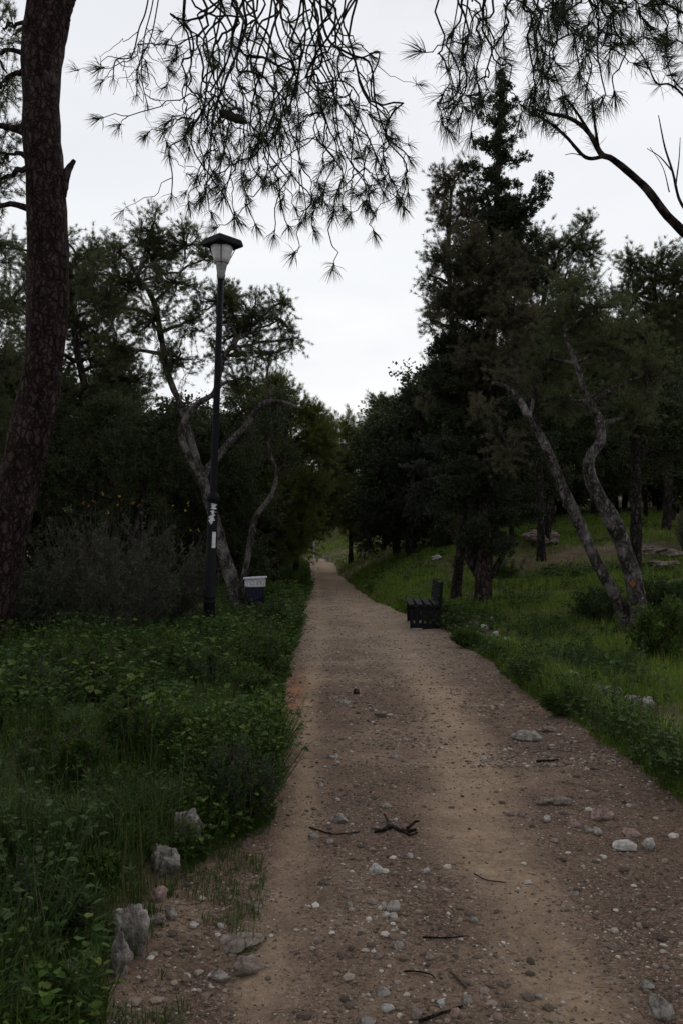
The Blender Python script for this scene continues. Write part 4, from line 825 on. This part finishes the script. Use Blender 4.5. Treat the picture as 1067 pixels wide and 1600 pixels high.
crown(cm, [(2.6, 4.4, 6.6, 1.2, .9, .6), (3.6, 4.0, 5.8, .9, .9, .6), (1.6, 3.9, 5.4, .9, .7, .35), (3.6, 5.2, 7.1, 1., 1., .5)], 'pine', rng, .4, 1.3, 10, 5, 1.0)
root = empty('pine_tree', base, 'near pine with forked woody branch and long needle tufts entering from the upper right', 'tree')
tm.build('trunk', M['bark_dark'], root, base); cm.build('needles', [M['twig'], M['needle_near']], root, base)

# ------------------------------------------------------------------ shrubs of the left thicket
print('shrubs')
def shrub(name, px, py, hpx, wpx, label, seed, nst=90, leafn=900, fl=(), leafm='olive', s=1., lean=.0, d=None, group=None):
    rng = np.random.default_rng(seed); g = G(px, py) if d is None else np.array([(px-533.5)/F*d, d, float(gnd((px-533.5)/F*d, d))]); d = g[1]; Hh = hpx*d/F; W = wpx*d/F/2
    sm_, lm, fm = MB(), MB(), MB()
    bun = rng.random((11, 3)); bi = rng.integers(0, 11, nst); a = bun[bi, 0]*6.28+rng.normal(size=nst)*.22; rr = np.clip(bun[bi, 1]**.5+rng.normal(size=nst)*.14, 0, 1.1); hh = Hh*(.45+.55*rng.random(nst))*(1-.2*rr)*(.72+.36*bun[bi, 2])
    b = g+np.stack([np.cos(a)*.12*W, np.sin(a)*.12*W, 0*a], -1); e_ = g+np.stack([np.cos(a)*rr*W, np.sin(a)*rr*W*.8, hh], -1)
    m_ = (b+e_)/2+np.stack([np.cos(a)*rr*W*.15, np.sin(a)*rr*W*.15, hh*0], -1)+rng.normal(size=b.shape)*.05*Hh
    t = np.linspace(0, 1, 8)[None, :, None]; p = b[:, None]*(1-t)**2+2*m_[:, None]*t*(1-t)+e_[:, None]*t*t+rng.normal(size=(nst, 8, 3))*.008*Hh
    tubes(sm_, p, np.linspace(.009, .002, 8)[None]*np.ones((nst, 1)), 4, 0)
    # side twigs
    k = nst*5; i = rng.integers(0, nst, k); j = rng.integers(2, 7, k); s0 = p[i, j]; e1 = s0+nrm(rng.normal(size=(k, 3))+np.array([0, 0, .9]))*Hh*rng.uniform(.08, .22, (k, 1))
    tt = np.linspace(0, 1, 4)[None, :, None]; sp_ = s0[:, None]*(1-tt)+e1[:, None]*tt+rng.normal(size=(k, 4, 3))*.008*Hh; tubes(sm_, sp_, np.linspace(.004, .0015, 4)[None]*np.ones((k, 1)), 3, 0)
    q = rng.integers(0, k, leafn); f = rng.random((leafn, 1)); pos = s0[q]*(1-f)+e1[q]*f; tufts(lm, pos, e1[q]-s0[q], 'olive', rng, s, 0)
    root = empty(name, g, label, 'shrub', group)
    sm_.build('stems', M['twig_pale'], root, g); lm.build('foliage', M[leafm], root, g)
    for mname, fpts in fl:
        for (fx, fy, kk) in fpts:
            fb = MB()
            c = P(fx, fy, d-.1); kk = kk//2+1; pos = c+rng.normal(size=(kk, 3))*.008; leaves(fb, pos, rng.normal(size=(kk, 3))+np.array([0, -.5, .6]), .03, .024, 'diamond', 0, rng)
            fb.build('flower_head', M[mname], root, g)
    return root
shrub('dry_shrub', 165, 1000, 262, 270, 'tall dry twiggy shrub topped with orange and yellow flowers', 71, 130, 1500,
      [('flower_orange', [(132, 786, 12), (148, 784, 10), (218, 790, 9), (140, 790, 8), (207, 788, 6), (295, 790, 6)]), ('flower_yellow', [(160, 772, 9), (188, 776, 12), (184, 790, 8), (272, 790, 9), (290, 798, 7), (103, 800, 8), (298, 830, 7), (310, 828, 7), (170, 800, 7), (295, 786, 5)])])
shrub('dry_shrub', 255, 985, 215, 180, 'lower tangled shrub between the dry shrub and the lamp post', 72, 90, 1300)
shrub('dry_shrub', 60, 1000, 190, 170, 'dark twiggy shrub next to the leaning pine trunk', 73, 90, 1600)
shrub('leafy_shrub', 395, 955, 55, 90, 'low leafy shrub under the litter bin', 74, 50, 700, (), 'weed', 1.3)
shrub('leafy_shrub', 455, 925, 40, 60, 'leafy shrub on the left path edge beyond the bin', 75, 50, 800, (), 'weed', 1.5)
shrub('leafy_shrub', 440, 960, 45, 60, 'rounded leafy shrub hugging the left edge of the path', 76, 50, 900, (), 'weed', 1.2)
shrub('leafy_shrub', 395, 1045, 75, 110, 'knee-high bright leafy plant clump on the left path edge', 77, 60, 1100, (), 'weed', 1.0)
shrub('leafy_shrub', 385, 1290, 150, 130, 'fine-leaved bush at the corner where the left verge meets the bare earth', 78, 90, 1300, (), 'weed_blue', .55)
shrub('leafy_shrub', 375, 1120, 90, 100, 'narrow-leaved plant clump on the left verge beside the reddish earth', 79, 60, 1000, (), 'weed', .75)
for q, (a_, b_, h_, w_, lab) in enumerate(((425, 1000, 60, 60, 'leafy plant hugging the path edge level with the bench'), (415, 1075, 80, 70, 'taller leafy plant at the left path edge above the reddish earth'), (405, 1165, 70, 80, 'low leafy plant at the left path edge below the reddish earth'), (330, 1100, 70, 120, 'broad mound of weeds in the middle of the left verge'),
   (250, 1060, 60, 130, 'mound of weeds in front of the lamp post'), (140, 1080, 70, 150, 'mound of weeds in front of the dry shrub'), (40, 1120, 80, 140, 'weed mound at the left frame edge below the leaning trunk'), (220, 1190, 90, 150, 'weed mound in the centre of the near left verge'), (90, 1230, 90, 150, 'weed mound by the left frame edge in the near verge'), (60, 1480, 150, 180, 'dark leafy bush filling the bottom left corner'), (140, 1400, 80, 110, 'leafy plant directly above the pointed corner rock'))):
    shrub('leafy_shrub', a_, b_, h_*(1.35 if b_ < 1250 else 1), w_, lab, 600+q, 60, 950, (), 'weed' if q % 3 else 'weed_blue', .8 if b_ < 1200 else .62)
shrub('leafy_shrub', 728, 1012, 40, 60, 'small bushy plant in the grass right of the bench', 80, 50, 800, (), 'weed', .8)
shrub('leafy_shrub', 1040, 1035, 110, 150, 'large-leaved plant clump on the right bank beside the frame edge', 81, 60, 800, (), 'weed', 1.5)
shrub('leafy_shrub', 950, 975, 70, 120, 'leafy undergrowth left of the leaning trunk bases', 82, 60, 900, (), 'weed_blue', 1.2)
shrub('leafy_shrub', 1040, 960, 80, 100, 'leafy undergrowth right of the leaning trunk bases', 83, 60, 900, (), 'weed_blue', 1.2)
shrub('leafy_shrub', 690, 885, 40, 80, 'dark bush on the crest of the grassy mound', 84, 50, 700, (), 'oak', 1.6, d=27)
shrub('leafy_shrub', 780, 905, 35, 80, 'small bush behind the tall cypress trunk', 85, 40, 500, (), 'weed', 1.3)
shrub('flowering_shrub', 1075, 870, 95, 60, 'yellow-flowering shrub cut by the right frame edge', 86, 40, 300, [('flower_yellow', [(1060, 776, 14), (1063, 800, 10), (1053, 818, 12), (1062, 828, 8)])])
shrub('leafy_shrub', 880, 1118, 45, 70, 'dense green plant tuft overhanging the right path edge', 87, 50, 700, (), 'weed', .7)

# ------------------------------------------------------------------ rocks and stones
def ico_sub(n):
    v = [tuple(q) for q in ico_v]; f = [tuple(q) for q in ico_f]
    for _ in range(n):
        cache = {}; nf = []
        def mid(a, b):
            k = (min(a, b), max(a, b))
            if k not in cache: m_ = nrm(np.array(v[a])+np.array(v[b])); v.append(tuple(m_)); cache[k] = len(v)-1
            return cache[k]
        for a, b, c in f: x, y, z = mid(a, b), mid(b, c), mid(c, a); nf += [(a, x, z), (x, b, y), (z, y, c), (x, y, z)]
        f = nf
    return np.array(v), np.array(f)
IV, IF = ico_sub(3); IV4, IF4 = ico_sub(4)
def rock(name, g, sx, sy, sz, label, cat, seed, m='lime', group=None, sink=.25, rotz=None, rough=.18, cuts=9):
    rng = np.random.default_rng(seed); big = sz > .07; V = (IV4 if big else IV).copy(); FF = IF4 if big else IF
    for _ in range(cuts):  # planar facets
        n = nrm(rng.normal(size=3)); h_ = rng.uniform(.55, .85); dd = V@n; V = np.where((dd > h_)[:, None], V-np.outer(dd-h_, n)*.92, V)
    for q in range(5 if big else 3):
        f = 2.2*2.1**q; ph = rng.random(3)*20; a = (vn(V[:, 0]*f+ph[0], V[:, 1]*f+ph[1], seed+q)+vn(V[:, 1]*f+ph[2], V[:, 2]*f+ph[1], seed+q+50)+vn(V[:, 2]*f+ph[0], V[:, 0]*f+ph[2], seed+q+90))/1.6-.94; V = V*(1+rough*a[:, None]*(1.9 if q == 0 and big else 1)/(1+q*1.3))
    V = V*np.array([sx, sy, sz])/2*1.15; a = rng.random()*6.28 if rotz is None else rotz; c, s = math.cos(a), math.sin(a)
    V = V@np.array([[c, s, 0], [-s, c, 0], [0, 0, 1]]); mb = MB(); mb.add(V, FF, 0, False)
    o = mb.build(name, M[m], None); o.location = (g[0], g[1], g[2]+sz*(.5-sink)); return tag(o, label, cat, group)
def rk(px, py, wpx, hpx, label, seed, m='lime', name='rock', cat='rock', group=None, depthf=.8, sink=.2, **k):
    if name == 'stone': wpx *= .88; hpx *= .8; sink = max(sink, .34)
    if name == 'rock' and py > 1190: hpx *= .86; wpx *= .9
    k.setdefault('rough', .34 if name == 'rock' else .2)
    g = G(px, py); q = g[1]/F; return rock(name, g, wpx*q, wpx*q*depthf, hpx*q/(1-sink), label, cat, seed, m, group, sink, rotz=0.3*((seed*7) % 5-2), **k)
rk(292, 1312, 44, 52, 'upright cracked grey rock at the foot of a reddish one on the left verge', 101)
rk(286, 1268, 40, 34, 'small reddish-brown weathered rock behind the cracked grey one', 102, 'stone_brown')
rk(257, 1368, 44, 50, 'rounded pale-topped rock in grass, second of the row along the left edge', 103)
rk(212, 1480, 60, 88, 'largest pale limestone rock with dark cracks in the lower left', 104, rough=.3)
rk(188, 1525, 36, 70, 'narrow upright rock leaning on the largest limestone rock', 105)
rk(112, 1570, 44, 66, 'pointed pale rock among dark leaves in the bottom left corner', 106)
rk(250, 1405, 30, 20, 'small pinkish flat rock below the rounded pale-topped rock', 107, 'stone_pink')
rk(268, 1436, 20, 22, 'small white lumpy rock right of the largest limestone rock', 108, 'lime')
rk(247, 1445, 30, 18, 'small dull stone wedged beside the largest limestone rock', 109, 'stone_brown')
rk(20, 1600, 50, 40, 'pale rock in the very bottom left corner', 110)
rk(55, 1345, 34, 28, 'grey rock half hidden in grass near the left frame edge', 111, 'lime')
rk(385, 1520, 44, 26, 'dark grey angular stone beside a grass tuft on the bare earth', 112, 'stone_brown')
rk(345, 1532, 28, 14, 'flat grey stone left of the dark angular stone', 113, 'lime')
rk(182, 1380, 22, 20, 'little pale stone peeping from the leaves above the largest rock', 114, 'lime_white')
rk(325, 1200, 16, 14, 'white stone glinting in the grass of the left verge', 115, 'lime_white')
rk(375, 1475, 60, 10, 'worn flat stone slab set in the bare earth at lower left', 116, 'stone_brown', depthf=1.2, sink=.5)
PS = [(977, 1326, 42, 15, 'lime_white', 'flat white stone lying on the right side of the path'), (1015, 1326, 20, 22, 'lime_white', 'upright white stone right of the flat white one'), (940, 1278, 40, 16, 'stone_pink', 'pinkish angular stone above the flat white one'),
 (985, 1306, 28, 12, 'stone_pink', 'pink stone just behind the flat white one'), (933, 1306, 18, 14, 'lime_white', 'pale round stone left of the flat white one'), (918, 1302, 16, 12, 'lime', 'grey stone touching the pale round one'), (896, 1292, 20, 14, 'stone_pink', 'rounded beige stone on the right-hand gravel'),
 (854, 1284, 14, 10, 'lime_white', 'small white stone at the left end of the right-hand stones'), (848, 1256, 22, 12, 'stone_brown', 'brown flat stone near the bright track, right of it'), (875, 1254, 36, 9, 'stone_brown', 'long flat stone on the right-hand gravel'),
 (820, 1154, 52, 12, 'lime', 'broad flat grey stone embedded on the right side further off'), (855, 1142, 30, 8, 'stone_brown', 'thin brown slab behind the broad flat grey stone'), (1030, 1588, 42, 34, 'lime', 'big beige stone in the bottom right corner'), (1010, 1545, 22, 10, 'lime', 'small flat stone above the big beige one'),
 (586, 1364, 24, 15, 'lime_white', 'oval cream stone in the middle of the path'), (531, 1284, 34, 13, 'lime', 'wedge-shaped flat stone left of the broken branch'), (614, 1424, 20, 20, 'lime_white', 'largest of a cluster of white pebbles in the path'), (600, 1422, 10, 10, 'lime_white', 'little white pebble at the left of the cluster'),
 (603, 1434, 13, 9, 'lime_white', 'front left white pebble of the cluster'), (614, 1436, 14, 10, 'lime_white', 'front right white pebble of the cluster'), (556, 1084, 12, 9, 'bark_dark', 'dark stone standing in the far middle of the path'), (595, 1120, 24, 10, 'stone_brown', 'brown stone in the middle behind the rutted patch'),
 (537, 1100, 22, 7, 'lime', 'light flat stone left of the dark standing one'), (545, 1418, 14, 9, 'lime', 'pale chip left of the pebble cluster'), (622, 1483, 18, 10, 'lime', 'pale stone below the pebble cluster'), (597, 1556, 26, 12, 'lime', 'light stone at the lower middle of the path'),
 (573, 1600, 26, 14, 'lime', 'light stone on the bottom edge of the picture'), (605, 1582, 20, 12, 'lime_white', 'whitish stone near the bottom middle'), (650, 1588, 22, 14, 'stone_brown', 'brownish stone near the bottom middle'), (730, 1568, 18, 12, 'lime', 'grey stone near the bottom right of the rut'),
 (712, 1592, 18, 14, 'stone_pink', 'pinkish stone on the bottom edge'), (775, 1592, 18, 11, 'stone_pink', 'pink pebble at the bottom right of the rut'), (688, 1570, 14, 9, 'lime_white', 'white pebble left of the grey rut stone'), (546, 1380, 12, 8, 'lime', 'small pale stone above the cluster on the left'),
 (640, 1340, 10, 8, 'lime_white', 'round white pebble right of the oval cream stone'), (665, 1364, 13, 7, 'lime_white', 'second white pebble right of the oval cream stone'), (490, 1310, 16, 9, 'lime', 'pale stone on the left track near the broken branch'), (516, 1316, 16, 8, 'lime', 'pale stone below the wedge-shaped one'),
 (501, 1230, 10, 8, 'lime_white', 'white pebble in the left track further off'), (616, 1184, 16, 9, 'lime', 'light stone in the middle beyond the branch'), (519, 1186, 22, 7, 'lime', 'flat light stone in the left half further off'), (603, 1262, 20, 9, 'lime', 'greyish stone just beyond the broken branch'),
 (757, 1188, 10, 7, 'lime_white', 'white pebble in the bright right track'), (898, 1398, 12, 7, 'lime', 'pale pebble below the right-hand stones'), (815, 1276, 12, 8, 'stone_brown', 'brown pebble in the right track'), (345, 1452, 12, 8, 'lime_white', 'white pebble on the bare earth at left'),
 (302, 1450, 14, 9, 'lime_white', 'pale pebble by the largest limestone rock'), (293, 1528, 13, 8, 'lime_white', 'bright pebble at lower left'), (360, 1405, 12, 7, 'lime', 'dull pebble on the bare earth'), (400, 1420, 26, 9, 'stone_brown', 'flat brown stone between the left rocks and the track'),
 (740, 1440, 14, 8, 'lime', 'light pebble at the right rim of the rut'), (840, 1560, 14, 8, 'lime', 'light pebble in the right track near the bottom'), (670, 1500, 18, 9, 'stone_brown', 'brown stone in the rut near the twig'), (590, 1500, 14, 8, 'stone_brown', 'dull stone left of the lower twigs')]
for i, (px, py, w_, h_, m, lab) in enumerate(PS):
    rk(px, py, w_, h_, lab, 200+i, m, 'stone', 'stone', 'stones lying on the path', depthf=.9, sink=.22, rough=.14)
rr_ = np.random.default_rng(5); i = 0
ORD = 'first second third fourth fifth sixth seventh eighth ninth tenth eleventh twelfth thirteenth fourteenth fifteenth sixteenth seventeenth eighteenth nineteenth twentieth twenty-first twenty-second twenty-third twenty-fourth twenty-fifth last'.split()
for px, py in zip(np.linspace(722, 1010, 26), np.interp(np.linspace(722, 1010, 26), [722, 800, 912, 1010], [972, 1012, 1078, 1106])):
    w_ = rr_.uniform(9, 17)*(.8+(px-722)/600); rk(px+rr_.normal()*3, py+rr_.normal()*2, w_, w_*rr_.uniform(.6, 1.0), ORD[i]+' small stone from the bench end of the pale edging row', 300+i, 'lime_white' if rr_.random() < .25 else 'lime', 'edging_stone', 'stone', 'edging stones along the right verge', sink=.05); i += 1
rk(766, 972, 9, 10, 'bright white stone on the bank just right of the cypress foot', 351, 'lime_white', 'stone', 'stone', sink=.05)
rk(745, 972, 20, 12, 'pale stone lump in front of the cypress foot', 352, 'lime', 'stone', 'stone', sink=.05)
rk(682, 876, 16, 9, 'pale flat rock on top of the grassy mound', 353, 'lime_white', 'rock', 'rock', sink=.05)
rk(840, 852, 60, 22, 'long pale boulder on the far slope beside the thin trunks', 354, 'stone_brown', 'rock', 'rock', sink=.1)
for j, (px, py, w_, lab) in enumerate(((1010, 866, 50, 'low terrace stone left of the yellow-flowering shrub'), (1050, 872, 40, 'low terrace stone at the right frame edge'), (985, 884, 40, 'flat terrace stone behind the leaning trunk'), (1040, 886, 50, 'broad terrace stone below the right edge ones'))):
    rk(px, py, w_, 12, lab, 360+j, 'stone_brown', 'rock', 'rock', 'terrace stones on the right slope')

# ------------------------------------------------------------------ sticks and the broken branch
def stick(pts, wpx, label, seed, name='stick', forks=(), m='bark_dark', group=None):
    mb = MB(); rng = np.random.default_rng(seed); g0 = G(*pts[0][:2])
    def one(pp, w0, w1):
        R = []
        for q in pp: g = G(q[0], q[1]); R.append([g[0], g[1], g[2]+(q[2] if len(q) > 2 else .008)])
        s_ = spline(R, 18); tubes(mb, s_, np.linspace(w0, w1, 18)/2*g0[1]/F, 7, 0, True, .2, rng, cap=True)
    one(pts, wpx, wpx*.6)
    for f in forks: one(f, wpx*.7, wpx*.3)
    return tag(mb.build(name, M[m], None, g0), label, 'stick', group)
stick([(585, 1301), (598, 1300), (612, 1294), (628, 1302), (650, 1304, .02)], 8, 'dark broken branch with gnarled forks lying across the path', 1, 'fallen_branch', [[(628, 1300), (640, 1308), (652, 1308, .02)], [(604, 1298), (606, 1288, .01), (600, 1280, .03)], [(636, 1302, .02), (648, 1296, .04), (655, 1298, .05)]])
stick([(838, 1192), (855, 1191), (872, 1189)], 5, 'short dark stick lying right of the bright track', 2)
stick([(703, 1524), (715, 1535), (727, 1548)], 5, 'pale broken stick lying aslant in the rut', 3, m='litter')
stick([(660, 1470), (700, 1469), (728, 1466)], 3.5, 'long thin twig lying across the rut', 4)
stick([(630, 1524), (650, 1522), (672, 1526), (678, 1534)], 3, 'curved thin twig left of the pale broken stick', 5)
stick([(655, 1600), (690, 1590), (722, 1578)], 6, 'dark stick on the bottom edge of the path', 6)
stick([(484, 1296), (520, 1305), (560, 1305)], 3, 'thin root running left from the broken branch', 7)
stick([(740, 1370), (760, 1378), (790, 1382)], 2.5, 'hair-thin twig at the right rim of the rut', 8)

# ------------------------------------------------------------------ man-made things
def lathe(mb, c, prof, k=24, m=0, smooth=True, axis=None):
    a = np.arange(k)/k*2*math.pi; V = np.array([[(r*math.cos(t), r*math.sin(t), z) for t in a] for r, z in prof])
    if axis is not None:
        zx = nrm(np.array(axis)); xx = nrm(np.cross([0, 1., 0], zx)); yy = np.cross(zx, xx); V = V[..., 0:1]*xx+V[..., 1:2]*yy+V[..., 2:3]*zx
    V = V+np.asarray(c); n = len(prof); idx = np.arange(n*k).reshape(n, k); A, B = idx[:-1], idx[1:]
    mb.add(V, np.stack([A, np.roll(A, -1, 1), np.roll(B, -1, 1), B], -1).reshape(-1, 4), m, smooth)
def box(mb, c, s, m=0, rot=0., tilt=0.):
    v = np.array([[x, y, z] for x in (-1, 1) for y in (-1, 1) for z in (-1, 1)], float)*np.array(s)/2
    ct, st = math.cos(tilt), math.sin(tilt); v = v@np.array([[ct, 0, -st], [0, 1, 0], [st, 0, ct]])
    cr, sr = math.cos(rot), math.sin(rot); v = v@np.array([[cr, sr, 0], [-sr, cr, 0], [0, 0, 1]])
    mb.add(v+np.asarray(c), np.array([[0, 1, 3, 2], [4, 6, 7, 5], [0, 4, 5, 1], [2, 3, 7, 6], [0, 2, 6, 4], [1, 5, 7, 3]]), m)
# street lamp
g = G(326, 996); d = g[1]; s = d/F; root = empty('street_lamp', g, 'tall black lamp post with flat hat and peeling white stickers', 'street lamp')
top = P(348, 372, d); ax = nrm(top-g)
def L(py): return (996-py)*s
def lp(name, prof, m, par=root, k=24):
    mb = MB(); lathe(mb, (0, 0, 0), prof, k, 0, True, ax); return mb.build(name, M[m], par)
lp('lower_shaft', [(0, -.1), (.094, -.1), (.092, .3), (.088, L(944)), (.097, L(943)), (.097, L(940)), (.088, L(939)), (.087, L(936)), (.095, L(935)), (.095, L(932)), (.085, L(931)), (.082, L(786)), (.08, L(784))], 'black_paint')
lp('collar', [(.08, L(786)), (.10, L(783)), (.108, L(780)), (.108, L(777)), (.09, L(774)), (.06, L(771)), (.058, L(768))], 'black_paint')
lp('upper_shaft', [(.058, L(770)), (.055, L(600)), (.050, L(432)), (.0, L(431))], 'black_paint')
lp('socket', [(.0, L(433)), (.062, L(433)), (.072, L(426)), (.066, L(424)), (.09, L(411)), (.096, L(408)), (0, L(407))], 'grey_metal')
gl = lp('lantern_glass', [(.0, L(407.5)), (.115, L(407)), (.135, L(400)), (.165, L(390)), (.185, L(382)), (.0, L(381.5))], 'lamp_glass')
mb = MB(); a = np.arange(40)/40*6.2832; lathe(mb, (0, 0, 0), [(.0, L(383)), (.20, L(383)), (.34, L(380.5)), (.35, L(378.5)), (.32, L(371)), (.30, L(369)), (.0, L(367))], 4, 0, False, ax)
mb.build('hat', M['black_paint'], root)
for a_ in (0.6, 2.7, 4.8):
    mb = MB(); xx = nrm(np.cross([0, 1., 0], ax)); yy = np.cross(ax, xx); dv = xx*math.cos(a_)+yy*math.sin(a_)
    tubes(mb, np.array([ax*L(409)+dv*.095, ax*L(396)+dv*.16, ax*L(380)+dv*.24])[None], np.full((1, 3), .008), 6); mb.build('bracket', M['black_paint'], root)
def sticker(y0, y1, a0, a1, name, jag, seed, r=.0868):
    rng = np.random.default_rng(seed); mb = MB(); n = 14; rows = []
    for t in np.linspace(0, 1, n):
        z = L(y0+(y1-y0)*t); j0, j1 = rng.normal()*jag, rng.normal()*jag
        aa = np.linspace(a0+j0, a1+j1, 5); rows.append([(r*math.cos(q), r*math.sin(q), z) for q in aa])
    V = np.array(rows); zx = ax; xx = nrm(np.cross([0, 1., 0], zx)); yy = np.cross(zx, xx); V = V[..., 0:1]*xx+V[..., 1:2]*yy+V[..., 2:3]*zx
    idx = np.arange(n*5).reshape(n, 5); mb.add(V, np.stack([idx[:-1, :-1], idx[:-1, 1:], idx[1:, 1:], idx[1:, :-1]], -1).reshape(-1, 4)); return mb.build(name, M['white_paper'], root)
sticker(832, 857, -1.35, -.6, 'sticker', .02, 1); sticker(788, 797, -1.75, -.75, 'sticker', .25, 2); sticker(798, 808, -1.6, -1.1, 'sticker', .2, 3); sticker(806, 820, -1.95, -1.25, 'sticker', .18, 4)

# bench seen from its end, facing the path
g = G(664, 984); g[0] = (664-533.5)/F*g[1]; s = g[1]/F; root = empty('park_bench', g, 'black wooden park bench seen end-on at the right edge of the path', 'bench')
BW, BL = .56, 1.7
def bx(name, items, m='bench_wood'):
    mb = MB()
    for c, sz, tl in items: box(mb, c, sz, 0, 0, tl)
    return mb.build(name, M[m], root)
for yy in (.10, BL-.15):
    bx('end_frame', [((-.25, yy, .21), (.06, .07, .40), 0), ((-.155, yy, .21), (.07, .05, .34), 0), ((-.05, yy, .20), (.045, .05, .36), 0), ((.04, yy, .21), (.045, .05, .34), 0), ((.14, yy, .21), (.06, .05, .34), 0), ((0, yy, .355), (.50, .045, .05), 0), ((0, yy, .09), (.50, .045, .035), 0), ((.245, yy, .20), (.06, .07, .40), 0), ((0, yy, .395), (.56, .07, .05), 0), ((0, yy, .04), (.56, .07, .06), 0)], 'black_paint')
    bx('back_post', [((.285, yy, .62), (.05, .055, .50), .10)], 'black_paint')
for i_, xx in enumerate(np.linspace(-.25, .21, 4)): bx('seat_slat', [((xx, BL/2, .442), (.105, BL, .04), 0)])
for i_, (xx, zz) in enumerate(((.255, .56), (.270, .69), (.285, .81))): bx('back_slat', [((xx-.02, BL/2, zz), (.035, BL, .105), .10)])
bx('foot_slab', [((-.16, .08, .008), (.20, .14, .03), 0)], 'concrete')
root.rotation_euler = (0, 0, -.04)
# litter bin
d = 17.0; c = P(399, 903, d); gz = float(gnd(c[0], d)); g = np.array([c[0], d, gz]); root = empty('litter_bin', g, 'dark blue litter bin with slotted white rim behind the lamp post', 'litter bin')
zt = c[2]-gz; k = 28
mb = MB(); lathe(mb, (0, 0, 0), [(.0, zt-.50), (.16, zt-.50), (.17, zt-.48), (.185, zt-.17), (.17, zt-.17), (.155, zt-.46), (0, zt-.46)], k); 
for a in np.arange(14)/14*6.2832: box(mb, (.18*math.cos(a), .18*math.sin(a), zt-.33), (.012, .03, .28), 0, a)
mb.build('bin_body', M['bin_blue'], root)
mb = MB(); tl_ = (-.06, 0, 1)
lathe(mb, (0, 0, zt), [(.215, -.02), (.240, -.02), (.248, .010), (.240, .022), (.21, .022), (.21, -.02)], k, 0, True, tl_); mb.build('rim', M['white_paint'], root)
mb = MB()
for a in np.arange(18)/18*6.2832: box(mb, (.205*math.cos(a), .205*math.sin(a), zt-.085), (.01, .045, .15), 0, a)
lathe(mb, (0, 0, zt-.16), [(.195, -.02), (.205, -.02), (.21, .02), (.195, .02)], k, 0, True); mb.build('slotted_band', M['white_paint'], root)
for xx in (-.12, .12):
    mb = MB(); tubes(mb, np.array([(xx, 0, -.1), (xx, 0, zt-.47)])[None], np.full((1, 2), .02), 8); mb.build('leg', M['black_paint'], root)
# white post and pale bench at the far end of the path
x, d = (491-533.5)/F*73, 73; g = np.array([x, d, float(gnd(x, d))]); root = empty('sign_post', g, 'thin white post standing at the far end of the path', 'post')
mb = MB(); lathe(mb, (0, 0, 0), [(.05, -.1), (.05, 1.7), (.03, 1.74), (0, 1.75)], 10); mb.build('post', M['white_paint'], root)
mb = MB(); box(mb, (0, -.06, 1.35), (.16, .02, .3)); mb.build('plate', M['white_paint'], root)
x, d = (504-533.5)/F*70, 70; g = np.array([x, d, float(HZ(x, d))]); root = empty('concrete_bench', g, 'pale low concrete bench across the far end of the path', 'bench')
mb = MB(); box(mb, (0, 0, .40), (1.25, .42, .09)); mb.build('seat', M['concrete'], root)
for xx in (-.45, .45): mb = MB(); box(mb, (xx, 0, .175), (.16, .36, .35)); mb.build('leg', M['concrete'], root)
# orange paint dot on the S-curved trunk
for o in bpy.data.objects:
    if o.name.startswith('pine_tree') and 'orange paint dot' in o.get('label', ''):
        c = P(988, 912, 12.83); mb = MB(); a = np.arange(12)/12*6.2832; rr = .045*(1+.25*np.sin(a*3)); V = np.vstack([c, np.stack([c[0]+rr*np.cos(a), c[1]+.16-np.sqrt(.16**2-(rr*np.cos(a))**2), c[2]+rr*np.sin(a)], -1)])
        mb.add(V, np.array([[0, 1+(i+1) % 12, 1+i] for i in range(12)])); mb.build('paint_dot', M['flower_orange'], o, o.location)
print('done', len(bpy.data.objects), sum(len(o.data.polygons) for o in bpy.data.objects if o.type == 'MESH'))
